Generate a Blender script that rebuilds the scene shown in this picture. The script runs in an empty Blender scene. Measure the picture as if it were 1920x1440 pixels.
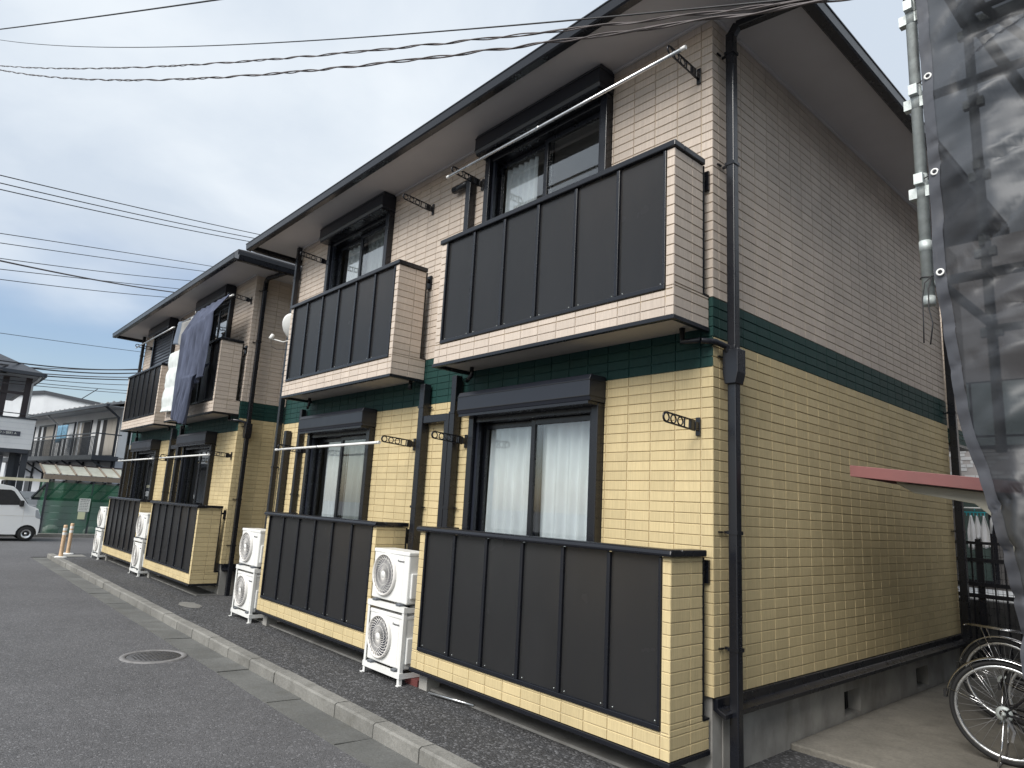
import bpy, math, random
from mathutils import Vector, Matrix, noise

R = math.radians
random.seed(7)
sc = bpy.context.scene
col = sc.collection

# ------------------------------------------------------------------ camera
CAM = Vector((2.50872, -4.10018, 1.57444))
CR = Vector((0.66993669, 0.74053148, 0.05289572))
CU = Vector((0.10141313, -0.16185974, 0.98158892))
CF = Vector((-0.73545918, 0.65223811, 0.1835354))
cam_d = bpy.data.cameras.new('camera')
cam_d.sensor_fit = 'HORIZONTAL'
cam_d.sensor_width = 36.0
cam_d.lens = 36.0 * 1259.42 / 1920.0
cam_d.clip_start = 0.05
cam_d.clip_end = 3000
cam = bpy.data.objects.new('camera', cam_d)
col.objects.link(cam)
mw = Matrix((CR, CU, -CF)).transposed().to_4x4()
mw.translation = CAM
cam.matrix_world = mw
sc.camera = cam

# ------------------------------------------------------------------ sky, sun, exposure
SUN_AZ = R(172)      # clockwise from +Y
SUN_EL = R(44)
w = bpy.data.worlds.new('World')
sc.world = w
w.use_nodes = True
nt = w.node_tree
nt.nodes.clear()
def wn(t, **k):
    n = nt.nodes.new(t)
    for a, b in k.items():
        setattr(n, a, b)
    return n
out = wn('ShaderNodeOutputWorld')
bg = wn('ShaderNodeBackground')
bg.inputs['Strength'].default_value = 0.1
sky = wn('ShaderNodeTexSky', sky_type='NISHITA', sun_disc=False)
sky.sun_elevation = SUN_EL
sky.sun_rotation = SUN_AZ
sky.air_density = 1.2
sky.dust_density = 1.5
tc = wn('ShaderNodeTexCoord')
sep = wn('ShaderNodeSeparateXYZ')
nt.links.new(tc.outputs['Generated'], sep.inputs[0])
zc = wn('ShaderNodeMath', operation='MAXIMUM'); zc.inputs[1].default_value = 0.0
nt.links.new(sep.outputs['Z'], zc.inputs[0])
za = wn('ShaderNodeMath', operation='ADD'); za.inputs[1].default_value = 0.22
nt.links.new(zc.outputs[0], za.inputs[0])
dx = wn('ShaderNodeMath', operation='DIVIDE'); dy = wn('ShaderNodeMath', operation='DIVIDE')
nt.links.new(sep.outputs['X'], dx.inputs[0]); nt.links.new(za.outputs[0], dx.inputs[1])
nt.links.new(sep.outputs['Y'], dy.inputs[0]); nt.links.new(za.outputs[0], dy.inputs[1])
cmb = wn('ShaderNodeCombineXYZ')
nt.links.new(dx.outputs[0], cmb.inputs[0]); nt.links.new(dy.outputs[0], cmb.inputs[1])
cmb.inputs[2].default_value = 3.7
n1 = wn('ShaderNodeTexNoise'); n1.inputs['Scale'].default_value = 1.7; n1.inputs['Detail'].default_value = 7; n1.inputs['Roughness'].default_value = 0.52
n1.inputs['Distortion'].default_value = 0.25
n2 = wn('ShaderNodeTexNoise'); n2.inputs['Scale'].default_value = 0.9; n2.inputs['Detail'].default_value = 5
nt.links.new(cmb.outputs[0], n1.inputs['Vector']); nt.links.new(cmb.outputs[0], n2.inputs['Vector'])
# cloud tone: light grey-blue undersides to white
ramp = wn('ShaderNodeValToRGB')
ramp.color_ramp.elements[0].position = 0.36; ramp.color_ramp.elements[0].color = (4.7, 5.3, 6.05, 1)
ramp.color_ramp.elements[1].position = 0.64; ramp.color_ramp.elements[1].color = (6.2, 6.65, 7.1, 1)
nt.links.new(n1.outputs['Fac'], ramp.inputs[0])
# cloud cover: complete higher up, breaking to blue near the horizon
cov = wn('ShaderNodeMapRange'); cov.interpolation_type = 'SMOOTHSTEP'
cov.inputs['From Min'].default_value = 0.12; cov.inputs['From Max'].default_value = 0.33
cov.inputs['To Min'].default_value = 0.02; cov.inputs['To Max'].default_value = 0.98
adn = wn('ShaderNodeMath', operation='MULTIPLY_ADD')
adn.inputs[1].default_value = 0.55; adn.inputs[2].default_value = -0.27
nt.links.new(n2.outputs['Fac'], adn.inputs[0])
zz = wn('ShaderNodeMath', operation='ADD')
nt.links.new(zc.outputs[0], zz.inputs[0]); nt.links.new(adn.outputs[0], zz.inputs[1])
nt.links.new(zz.outputs[0], cov.inputs['Value'])
mx = wn('ShaderNodeMix', data_type='RGBA')
skm = wn('ShaderNodeMix', data_type='RGBA', blend_type='MULTIPLY'); skm.inputs[0].default_value = 1.0
skm.inputs[7].default_value = (0.98, 1.0, 1.1, 1)
nt.links.new(sky.outputs[0], skm.inputs[6])
nt.links.new(cov.outputs[0], mx.inputs[0]); nt.links.new(skm.outputs[2], mx.inputs[6]); nt.links.new(ramp.outputs[0], mx.inputs[7])
nt.links.new(mx.outputs[2], bg.inputs['Color'])
nt.links.new(bg.outputs[0], out.inputs['Surface'])

sun_d = bpy.data.lights.new('sun', 'SUN')
sun_d.energy = 3.1
sun_d.angle = R(38)
sun_d.color = (1.0, 0.965, 0.91)
sun = bpy.data.objects.new('sun', sun_d)
col.objects.link(sun)
sd = Vector((math.sin(SUN_AZ) * math.cos(SUN_EL), math.cos(SUN_AZ) * math.cos(SUN_EL), math.sin(SUN_EL)))
sun.rotation_euler = sd.to_track_quat('Z', 'Y').to_euler()
sun.location = (0, -6, 14)

vs = sc.view_settings
vs.view_transform = 'Standard'
vs.look = 'None'
vs.gamma = 1.0
vs.use_curve_mapping = False
vs.exposure = 0.5
try:
    sc.cycles.use_denoising = True
    sc.cycles.denoiser = 'OPENIMAGEDENOISE'
    sc.cycles.denoising_input_passes = 'RGB_ALBEDO_NORMAL'
    sc.cycles.max_bounces = 10
    sc.cycles.transparent_max_bounces = 16
    sc.cycles.caustics_reflective = False
    sc.cycles.caustics_refractive = False
except Exception:
    pass

# ------------------------------------------------------------------ material helpers
class NT:
    def __init__(s, name):
        s.m = bpy.data.materials.new(name)
        s.m.use_nodes = True
        s.t = s.m.node_tree
        s.b = s.t.nodes['Principled BSDF']
        s.o = s.t.nodes['Material Output']
        s.geo = s.n('ShaderNodeNewGeometry')
    def n(s, t, **k):
        x = s.t.nodes.new(t)
        for a, b in k.items():
            setattr(x, a, b)
        return x
    def l(s, a, b):
        s.t.links.new(a, b)
    def pos(s, sx=1, sy=1, sz=1):
        v = s.n('ShaderNodeVectorMath', operation='MULTIPLY')
        v.inputs[1].default_value = (sx, sy, sz)
        s.l(s.geo.outputs['Position'], v.inputs[0])
        return v.outputs[0]
    def noise(s, vec, scale, detail=4, rough=.55):
        x = s.n('ShaderNodeTexNoise')
        x.inputs['Scale'].default_value = scale
        x.inputs['Detail'].default_value = detail
        x.inputs['Roughness'].default_value = rough
        s.l(vec, x.inputs['Vector'])
        return x.outputs['Fac']
    def rng(s, v, a, b, c, d):
        x = s.n('ShaderNodeMapRange')
        for i, q in zip(('From Min', 'From Max', 'To Min', 'To Max'), (a, b, c, d)):
            x.inputs[i].default_value = q
        s.l(v, x.inputs['Value'])
        return x.outputs[0]
    def math(s, op, a, b):
        x = s.n('ShaderNodeMath', operation=op)
        for i, q in enumerate((a, b)):
            if isinstance(q, (int, float)):
                x.inputs[i].default_value = q
            else:
                s.l(q, x.inputs[i])
        return x.outputs[0]
    def mix(s, fac, a, b, mode='MIX'):
        x = s.n('ShaderNodeMix', data_type='RGBA', blend_type=mode)
        for i, q in ((0, fac), (6, a), (7, b)):
            if isinstance(q, (int, float)):
                x.inputs[i].default_value = q
            elif isinstance(q, tuple):
                x.inputs[i].default_value = (*q[:3], 1)
            else:
                s.l(q, x.inputs[i])
        return x.outputs[2]
    def scale(s, colr, f):
        x = s.n('ShaderNodeVectorMath', operation='SCALE')
        if isinstance(colr, tuple):
            x.inputs[0].default_value = colr[:3]
        else:
            s.l(colr, x.inputs[0])
        if isinstance(f, (int, float)):
            x.inputs['Scale'].default_value = f
        else:
            s.l(f, x.inputs['Scale'])
        return x.outputs[0]
    def bump(s, h, strength, dist=.01):
        x = s.n('ShaderNodeBump')
        x.inputs['Strength'].default_value = strength
        x.inputs['Distance'].default_value = dist
        s.l(h, x.inputs['Height'])
        s.l(x.outputs[0], s.b.inputs['Normal'])

MATS = {}
def simple(name, c, rough=.5, metal=0., var=.12, vs=2.5, bump=0., bs=60., spec=.5, rvar=.08, stretch=(1, 1, 1), dirt=0., coat=0.):
    t = NT(name)
    p = t.pos(*stretch)
    a = t.noise(p, vs, 5)
    f = t.rng(a, .3, .7, 1 - var, 1 + var)
    cc = t.scale(c, f)
    if dirt:
        dn = t.noise(t.pos(2.2, 2.2, .7), 2.1, 6, .65)
        cc = t.mix(t.rng(dn, .48, .72, 0, dirt), cc, (.11, .10, .085))
    t.l(cc, t.b.inputs['Base Color'])
    rn = t.noise(p, vs * 5, 3)
    t.l(t.rng(rn, .3, .7, max(.02, rough - rvar), min(1, rough + rvar)), t.b.inputs['Roughness'])
    t.b.inputs['Metallic'].default_value = metal
    t.b.inputs['Specular IOR Level'].default_value = spec
    if coat:
        t.b.inputs['Coat Weight'].default_value = coat
        t.b.inputs['Coat Roughness'].default_value = .08
    if bump:
        t.bump(t.noise(p, bs, 3), bump, .004)
    MATS[name] = t.m
    return t.m

def siding(name, c, stain=.05):
    t = NT(name)
    isl = t.geo.outputs['Random Per Island']
    oi = t.n('ShaderNodeObjectInfo')
    r = t.math('FRACT', t.math('ADD', isl, oi.outputs['Random']), 0)
    f = t.rng(r, 0, 1, .93, 1.05)
    stri = t.noise(t.pos(170, 170, 5), 1., 3, .6)
    f2 = t.rng(stri, .32, .68, .88, 1.07)
    big = t.noise(t.pos(1, 1, .35), 1.3, 6, .6)
    f3 = t.rng(big, .3, .7, .9, 1.06)
    cc = t.scale(t.scale(t.scale(c, f), f2), f3)
    dn = t.noise(t.pos(5, 5, .5), 1.6, 6, .7)
    cc = t.mix(t.rng(dn, .55, .8, 0, stain), cc, (.22, .2, .17))
    t.l(cc, t.b.inputs['Base Color'])
    t.b.inputs['Roughness'].default_value = .62
    t.b.inputs['Specular IOR Level'].default_value = .35
    t.bump(stri, .6, .004)
    MATS[name] = t.m
    return t.m

siding('siding_tan', (.595, .482, .272))
simple('siding_joint', (.50, .42, .29), .8)
siding('siding_beige', (.59, .505, .43))
siding('siding_green', (.007, .042, .037), .04)
simple('metal_black', (.008, .009, .013), .28, 0, .1, 1.5, .0, 90, .5, .03)
simple('metal_navy', (.015, .0175, .026), .32, 0, .06, 1.5, .0, 90, .5, .03)
simple('rubber_black', (.012, .012, .013), .6)
simple('soffit', (.60, .58, .58), .75, 0, .06, 1.2)
simple('balcony_soffit', (.5, .46, .42), .7, 0, .08, 1.5)
simple('roof_slate', (.05, .05, .055), .7, 0, .2, 6, .3, 30)
simple('concrete', (.30, .29, .27), .85, 0, .22, 3.2, .35, 70, dirt=.45)
simple('concrete_dark', (.2, .195, .185), .88, 0, .25, 4, .4, 60, dirt=.5)
simple('white_paint', (.74, .74, .72), .42, 0, .04, 4, dirt=.10)
simple('white_plastic', (.78, .78, .76), .35, 0, .03, 4, dirt=.06)
simple('grille_white', (.66, .64, .61), .45)
simple('dark_inside', (.02, .02, .021), .8)
simple('aluminium', (.72, .73, .74), .28, .9, .06)
simple('steel_galv', (.50, .54, .53), .5, .3, .2, 22, .2, 80)
simple('chrome', (.75, .75, .76), .14, 1, .03)
simple('tyre', (.016, .016, .017), .75)
simple('frame_paint', (.012, .012, .016), .25, 0, .1, coat=.5)
simple('interior_wall', (.30, .28, .26), .9)
simple('interior_floor', (.12, .08, .05), .6)
simple('red_fascia', (.25, .10, .098), .55, 0, .1, 3, dirt=.12)
simple('beige_steel', (.38, .365, .305), .5, 0, .06, 3, dirt=.1)
simple('brick_red', (.12, .032, .03), .85)
simple('bollard_orange', (.58, .40, .25), .6, 0, .15, 9, dirt=.25)
simple('bollard_white', (.72, .72, .7), .5, 0, .08, 9, dirt=.2)
simple('van_white', (.80, .81, .81), .2, 0, .02, 2, coat=.6)
simple('headlight', (.45, .48, .52), .08, .3)
simple('cable_black', (.02, .019, .021), .55)
simple('cable_grey', (.10, .085, .085), .6)
simple('ladder_cream', (.62, .58, .42), .5)
simple('wood_old', (.22, .18, .14), .8, 0, .2, 8, .3, 40, stretch=(1, 6, 6))
simple('wall_white', (.66, .67, .68), .7, 0, .06, 1.2, dirt=.08)
simple('wall_grey', (.44, .46, .50), .75, 0, .06, 1.5, dirt=.08)
simple('wall_pale', (.62, .64, .66), .7, 0, .05, 1.4, dirt=.06)
simple('shingle', (.28, .285, .29), .8, 0, .3, 7, .35, 40)
simple('steel_dark', (.035, .04, .05), .45)
simple('steel_brown', (.04, .028, .03), .4)
simple('blue_cloth', (.14, .27, .38), .9, 0, .25, 12)
simple('curtain_tan', (.30, .28, .25), .9, 0, .15, 10, stretch=(1, 1, .1))
simple('sign_dark', (.05, .055, .075), .5)
simple('block_wall', (.07, .07, .072), .9, 0, .25, 6, .4, 60)
simple('tile_wall', (.42, .40, .40), .6, 0, .05)
simple('tile_wall_dark', (.10, .095, .095), .75)
simple('shop_glass', (.35, .45, .47), .06, 0, .04, 1, spec=.8)
simple('door_glass', (.06, .085, .08), .1)
simple('spoke_steel', (.34, .34, .35), .45, .3)
simple('teal_plastic', (.02, .35, .42), .4)
simple('paper', (.66, .67, .63), .8, 0, .05, 30)
simple('ink', (.05, .05, .06), .8)
simple('paper_yellow', (.58, .60, .40), .8)
simple('bag_white', (.62, .66, .65), .35, 0, .15, 15)
simple('iron', (.085, .083, .085), .55, .25, .25, 14, .4, 90, dirt=.3)
simple('manhole_rim', (.17, .165, .165), .7, 0, .2, 18, .3, 90)
simple('blue_grey_box', (.11, .12, .135), .5)

def cloth(name, c, trans=.35, rough=.9, bs=300, var=.1):
    t = NT(name)
    a = t.noise(t.pos(1, 1, .3), 8, 5)
    cc = t.scale(c, t.rng(a, .3, .7, 1 - var, 1 + var))
    t.l(cc, t.b.inputs['Base Color'])
    t.b.inputs['Roughness'].default_value = rough
    t.b.inputs['Specular IOR Level'].default_value = .1
    tr = t.n('ShaderNodeBsdfTranslucent')
    t.l(cc, tr.inputs['Color'])
    ms = t.n('ShaderNodeMixShader')
    ms.inputs[0].default_value = trans
    t.l(t.b.outputs[0], ms.inputs[1]); t.l(tr.outputs[0], ms.inputs[2])
    t.l(ms.outputs[0], t.o.inputs['Surface'])
    t.bump(t.noise(t.pos(), bs, 2), .15, .002)
    MATS[name] = t.m
    return t.m
cloth('curtain_white', (.86, .89, .92), .2)
cloth('curtain_sheer', (.50, .53, .53), .4)
cloth('duvet_white', (.70, .74, .73), .1, var=.06)
cloth('sheet_navy', (.085, .097, .14), .06, bs=160, var=.35)
cloth('towel_grey', (.30, .30, .295), .1)
cloth('shirt_blue', (.17, .205, .26), .1)
cloth('laundry_white', (.85, .86, .88), .3)

def glass(name, tint=(.95, .97, .97), boost=0.02):
    t = NT(name)
    t.t.nodes.remove(t.b)
    tr = t.n('ShaderNodeBsdfTransparent'); tr.inputs[0].default_value = (*tint, 1)
    gl = t.n('ShaderNodeBsdfGlossy'); gl.inputs['Roughness'].default_value = .012
    lw_ = t.n('ShaderNodeLayerWeight'); lw_.inputs['Blend'].default_value = .5
    fa = t.math('ADD', t.math('MULTIPLY', t.math('POWER', lw_.outputs['Facing'], 3.0), .88), .10)
    ms = t.n('ShaderNodeMixShader')
    t.l(fa, ms.inputs[0]); t.l(tr.outputs[0], ms.inputs[1]); t.l(gl.outputs[0], ms.inputs[2])
    t.l(ms.outputs[0], t.o.inputs['Surface'])
    MATS[name] = t.m
glass('window_glass')

def mesh_fabric(name, c, alpha, weave=0):
    t = NT(name)
    a = t.noise(t.pos(), 3, 5)
    t.l(t.scale(c, t.rng(a, .3, .7, .85, 1.15)), t.b.inputs['Base Color'])
    t.b.inputs['Roughness'].default_value = .5
    t.b.inputs['Specular IOR Level'].default_value = .5
    tr = t.n('ShaderNodeBsdfTransparent')
    ms = t.n('ShaderNodeMixShader')
    ms.inputs[0].default_value = alpha
    t.l(tr.outputs[0], ms.inputs[1]); t.l(t.b.outputs[0], ms.inputs[2])
    t.l(ms.outputs[0], t.o.inputs['Surface'])
    MATS[name] = t.m
mesh_fabric('scaffold_mesh', (.024, .026, .031), .92)
mesh_fabric('scaffold_hem', (.070, .073, .085), .98)
mesh_fabric('green_net', (.010, .12, .055), .56)
mesh_fabric('roof_panel', (.50, .50, .42), .75)

def smoked():
    t = NT('smoked_panel')
    a = t.noise(t.pos(1, 1, .5), 1.6, 5)
    cc = t.scale((.044, .045, .048), t.rng(a, .3, .7, .9, 1.12))
    dn = t.noise(t.pos(20, 20, 2), 1.2, 4)
    cc = t.mix(t.rng(dn, .5, .9, 0, .18), cc, (.09, .085, .075))
    t.l(cc, t.b.inputs['Base Color'])
    t.l(t.rng(t.noise(t.pos(), 2.5, 4), .3, .7, .21, .28), t.b.inputs['Roughness'])
    t.b.inputs['Specular IOR Level'].default_value = .8
    tr = t.n('ShaderNodeBsdfTranslucent'); tr.inputs['Color'].default_value = (.36, .345, .33, 1)
    ms = t.n('ShaderNodeMixShader'); ms.inputs[0].default_value = .55
    t.l(t.b.outputs[0], ms.inputs[1]); t.l(tr.outputs[0], ms.inputs[2]); t.l(ms.outputs[0], t.o.inputs['Surface'])
    MATS['smoked_panel'] = t.m
smoked()

def asphalt(name, base, spec_amt, cell, bump, patch=.2, light=2.3):
    t = NT(name)
    p = t.pos()
    big = t.noise(p, .55, 6, .6)
    mid = t.noise(p, 6, 5, .6)
    v = t.n('ShaderNodeTexVoronoi'); v.inputs['Scale'].default_value = cell
    t.l(p, v.inputs['Vector'])
    sp = t.n('ShaderNodeSeparateColor'); t.l(v.outputs['Color'], sp.inputs[0])
    f = t.math('MULTIPLY', t.rng(big, .3, .7, 1 - patch, 1 + patch), t.rng(mid, .3, .7, .88, 1.12))
    cc = t.scale(base, f)
    st = t.rng(sp.outputs[0], 1 - spec_amt, 1, 0, 1)
    lt = tuple(min(.6, x * light) for x in base)
    cc = t.mix(t.math('MULTIPLY', st, .75), cc, lt)
    dk = t.rng(sp.outputs[1], .0, .3, .55, 1.0)
    cc = t.scale(cc, dk)
    t.l(cc, t.b.inputs['Base Color'])
    t.l(t.rng(mid, .3, .7, .72, .92), t.b.inputs['Roughness'])
    h = t.math('ADD', t.rng(v.outputs['Distance'], 0, .6, 1, 0), t.noise(p, cell * 1.5, 2))
    t.bump(h, bump, .006)
    MATS[name] = t.m
asphalt('asphalt_road', (.090, .089, .093), .16, 95, .6, .16, 2.6)
asphalt('asphalt_yard', (.046, .046, .048), .34, 60, 1.0, .25, 4.2)
asphalt('asphalt_far', (.12, .12, .125), .08, 60, .2, .12)

def stone(name, c, dirt=.5):
    t = NT(name)
    p = t.pos()
    oi = t.n('ShaderNodeObjectInfo')
    a = t.noise(p, 2.3, 7, .65)
    g = t.noise(p, 45, 4, .7)
    cc = t.scale(c, t.math('MULTIPLY', t.rng(a, .3, .7, .78, 1.18), t.rng(g, .3, .7, .82, 1.15)))
    cc = t.scale(cc, t.rng(oi.outputs['Random'], 0, 1, .88, 1.08))
    dn = t.noise(p, 5.5, 7, .7)
    cc = t.mix(t.rng(dn, .5, .75, 0, dirt), cc, (.085, .082, .07))
    t.l(cc, t.b.inputs['Base Color'])
    t.b.inputs['Roughness'].default_value = .9
    t.bump(g, .6, .006)
    MATS[name] = t.m
stone('kerb_stone', (.20, .195, .18), .6)
stone('gutter_stone', (.125, .126, .12), .6)
stone('slab_stone', (.185, .172, .148), .65)

# ------------------------------------------------------------------ mesh helpers
class MB:
    def __init__(s):
        s.v = []; s.f = []; s.mi = []; s.sm = []
    def face(s, idx, mi=0, sm=False):
        s.f.append(idx); s.mi.append(mi); s.sm.append(sm)
    def box(s, x0, x1, y0, y1, z0, z1, mi=0):
        b = len(s.v)
        s.v += [(x0, y0, z0), (x1, y0, z0), (x1, y1, z0), (x0, y1, z0), (x0, y0, z1), (x1, y0, z1), (x1, y1, z1), (x0, y1, z1)]
        for q in ((0, 3, 2, 1), (4, 5, 6, 7), (0, 1, 5, 4), (1, 2, 6, 5), (2, 3, 7, 6), (3, 0, 4, 7)):
            s.face(tuple(b + i for i in q), mi)
        return s
    def bar(s, a, b_, wd, ht, mi=0, up=(0, 0, 1)):
        """rectangular bar from a to b"""
        a = Vector(a); b_ = Vector(b_)
        d = (b_ - a).normalized()
        upv = Vector(up)
        if abs(d.dot(upv)) > .98:
            upv = Vector((0, 1, 0))
        r = d.cross(upv).normalized(); u = r.cross(d)
        n = len(s.v)
        for p in (a, b_):
            for sx, sy in ((-1, -1), (1, -1), (1, 1), (-1, 1)):
                s.v.append(tuple(p + r * (sx * wd / 2) + u * (sy * ht / 2)))
        for q in ((0, 3, 2, 1), (4, 5, 6, 7), (0, 1, 5, 4), (1, 2, 6, 5), (2, 3, 7, 6), (3, 0, 4, 7)):
            s.face(tuple(n + i for i in q), mi)
        return s
    def tube(s, pts, r, n=8, mi=0, closed=False):
        pts = [Vector(p) for p in pts]
        m = len(pts)
        b = len(s.v)
        prev = None
        for i, p in enumerate(pts):
            if closed:
                d = pts[(i + 1) % m] - pts[i - 1]
            else:
                d = pts[min(i + 1, m - 1)] - pts[max(i - 1, 0)]
            d = d.normalized() if d.length > 1e-9 else Vector((0, 0, 1))
            if prev is None:
                t = Vector((0, 0, 1)) if abs(d.z) < .9 else Vector((1, 0, 0))
                u = d.cross(t).normalized()
            else:
                u = prev - d * prev.dot(d)
                u = u.normalized() if u.length > 1e-6 else d.orthogonal().normalized()
            prev = u
            wv = d.cross(u)
            rr = r[i] if isinstance(r, (list, tuple)) else r
            for k in range(n):
                a = 2 * math.pi * k / n
                s.v.append(tuple(p + u * (math.cos(a) * rr) + wv * (math.sin(a) * rr)))
        for i in range(m if closed else m - 1):
            j = (i + 1) % m
            for k in range(n):
                k2 = (k + 1) % n
                s.face((b + i * n + k, b + i * n + k2, b + j * n + k2, b + j * n + k), mi, True)
        if not closed:
            s.face(tuple(b + k for k in range(n))[::-1], mi)
            s.face(tuple(b + (m - 1) * n + k for k in range(n)), mi)
        return s
    def prism(s, poly, axis, a, b_, mi=0):
        """poly = list of 2d points in the plane normal to axis; extruded a..b"""
        n = len(poly)
        b = len(s.v)
        for h in (a, b_):
            for (p, q) in poly:
                s.v.append({'X': (h, p, q), 'Y': (p, h, q), 'Z': (p, q, h)}[axis])
        s.face(tuple(b + i for i in range(n))[::-1], mi)
        s.face(tuple(b + n + i for i in range(n)), mi)
        for i in range(n):
            j = (i + 1) % n
            s.face((b + i, b + j, b + n + j, b + n + i), mi)
        return s
    def lathe(s, prof, o=(0, 0, 0), axis='Z', n=24, mi=0, closed=False):
        b = len(s.v)
        o = Vector(o)
        for (r, h) in prof:
            for k in range(n):
                a = 2 * math.pi * k / n
                c, d = r * math.cos(a), r * math.sin(a)
                s.v.append(tuple(o + Vector({'Z': (c, d, h), 'Y': (c, h, d), 'X': (h, c, d)}[axis])))
        m = len(prof)
        for i in range(m if closed else m - 1):
            j = (i + 1) % m
            for k in range(n):
                k2 = (k + 1) % n
                s.face((b + i * n + k, b + i * n + k2, b + j * n + k2, b + j * n + k), mi, True)
        return s
    def grid(s, fn, nu, nv, mi=0, sm=True):
        b = len(s.v)
        for j in range(nv + 1):
            for i in range(nu + 1):
                s.v.append(tuple(fn(i / nu, j / nv)))
        for j in range(nv):
            for i in range(nu):
                q = b + j * (nu + 1) + i
                s.face((q, q + 1, q + nu + 2, q + nu + 1), mi, sm)
        return s
    def mesh(s, name, mats):
        me = bpy.data.meshes.new(name)
        me.from_pydata(s.v, [], s.f)
        for m in (mats if isinstance(mats, (list, tuple)) else [mats]):
            me.materials.append(MATS[m])
        me.polygons.foreach_set('material_index', s.mi)
        me.polygons.foreach_set('use_smooth', s.sm)
        me.update()
        return me
    def build(s, name, mats, parent=None, bevel=0, seg=2, loc=None, rotz=0, solid=0):
        o = bpy.data.objects.new(name, s.mesh(name, mats))
        col.objects.link(o)
        if parent is not None:
            o.parent = parent
        if loc:
            o.location = loc
        o.rotation_euler.z = rotz
        if solid:
            md = o.modifiers.new('solid', 'SOLIDIFY'); md.thickness = solid; md.offset = 0
        if bevel:
            md = o.modifiers.new('bevel', 'BEVEL'); md.width = bevel; md.segments = seg; md.limit_method = 'ANGLE'
            md.harden_normals = False
        return o

def tag(o, label=None, cat=None, group=None, kind=None):
    if label: o['label'] = label
    if cat: o['category'] = cat
    if group: o['group'] = group
    if kind: o['kind'] = kind
    return o
def thing(name, label, cat, loc=(0, 0, 0), rotz=0, group=None):
    o = bpy.data.objects.new(name, None)
    o.empty_display_size = .2
    col.objects.link(o)
    o.location = loc
    o.rotation_euler.z = rotz
    return tag(o, label, cat, group)
def copy_tree(o, parent=None):
    c = o.copy()
    col.objects.link(c)
    c.parent = parent
    for ch in list(o.children):
        copy_tree(ch, c)
    return c
def text_mesh(name, body, size, mat, parent, matrix, extrude=.001):
    cu = bpy.data.curves.new(name, 'FONT')
    cu.body = body; cu.size = size; cu.extrude = extrude
    cu.align_x = 'CENTER'; cu.align_y = 'CENTER'
    to = bpy.data.objects.new(name + '_tmp', cu)
    col.objects.link(to)
    dg = bpy.context.evaluated_depsgraph_get()
    me = bpy.data.meshes.new_from_object(to.evaluated_get(dg))
    bpy.data.objects.remove(to)
    me.materials.clear(); me.materials.append(MATS[mat])
    o = bpy.data.objects.new(name, me)
    col.objects.link(o)
    o.parent = parent
    o.matrix_local = matrix
    return o

# ------------------------------------------------------------------ the setting
ZR = -0.135      # road level
ZY = -0.045      # yard level beside the buildings
def sheet(name, rects, z, mat):
    m = MB()
    for (x0, x1, y0, y1) in rects:
        b = len(m.v)
        m.v += [(x0, y0, z), (x1, y0, z), (x1, y1, z), (x0, y1, z)]
        m.face((b, b + 1, b + 2, b + 3))
    return tag(m.build(name, mat), kind='structure')
sheet('ground', [(-900, 900, -900, 900)], ZR - .012, 'asphalt_far')
sheet('road', [(-17.3, 30, -6.8, -1.50), (-24.6, -17.3, -40, 40)], ZR, 'asphalt_road')
# yard strip of coarse asphalt the buildings stand on
m = MB(); m.box(-17.2, 14, -1.075, 9, ZR - .1, ZY)
tag(m.build('yard', 'asphalt_yard'), kind='structure')
# kerb of single stones, gutter of single concrete blocks
kerb = tag(MB().box(-17.1, 14, -1.19, -1.085, ZR - .12, ZR - .05).build('kerb', 'concrete_dark'), kind='structure')
x = -17.1
kerb_cache = None
while x < 6.5:
    if kerb_cache is None:
        kerb_cache = MB().prism([(-.0625, -.16), (-.0625, .088), (-.045, .1), (.0625, .1), (.0625, -.16)], 'X', .004, .594).mesh('kerb_stone', 'kerb_stone')
    o = bpy.data.objects.new('kerb_stone', kerb_cache); col.objects.link(o); o.parent = kerb
    o.location = (x, -1.137 + random.uniform(-.004, .004), ZR + random.uniform(-.004, .003))
    o.rotation_euler = (random.uniform(-.01, .01), random.uniform(-.003, .003), random.uniform(-.004, .004))
    x += .6
gutter = tag(MB().box(-17.1, 14, -1.51, -1.20, ZR - .15, ZR - .02).build('gutter', 'concrete_dark'), kind='structure')
gc = MB().prism([(-.155, -.1), (-.155, .006), (.155, -.004), (.155, -.1)], 'X', .0015, .5985).mesh('gutter_block', 'gutter_stone')
x = -17.1
while x < 6.5:
    o = bpy.data.objects.new('gutter_block', gc); col.objects.link(o); o.parent = gutter
    o.location = (x + random.uniform(-.004, .004), -1.358, ZR + .001 + random.uniform(-.004, .004))
    o.rotation_euler = (random.uniform(-.012, .012), random.uniform(-.006, .006), random.uniform(-.006, .006))
    x += .6
tag(MB().box(-16.75, -16.2, -1.07, -.55, ZY - .05, ZY + .006).build('kerb_end_slab', 'kerb_stone'), kind='structure')
# concrete slab of the cycle parking
m = MB(); m.box(-.02, 7.0, 1.065, 6.1, ZR - .1, 0.0)
tag(m.build('concrete_slab', 'slab_stone', bevel=.012), kind='structure')
# kerb on the far side of the cross street
m = MB(); m.box(-24.95, -24.62, -14, 18, ZR - .1, ZR + .11)
tag(m.build('far_kerb', 'kerb_stone'), kind='structure')

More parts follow.
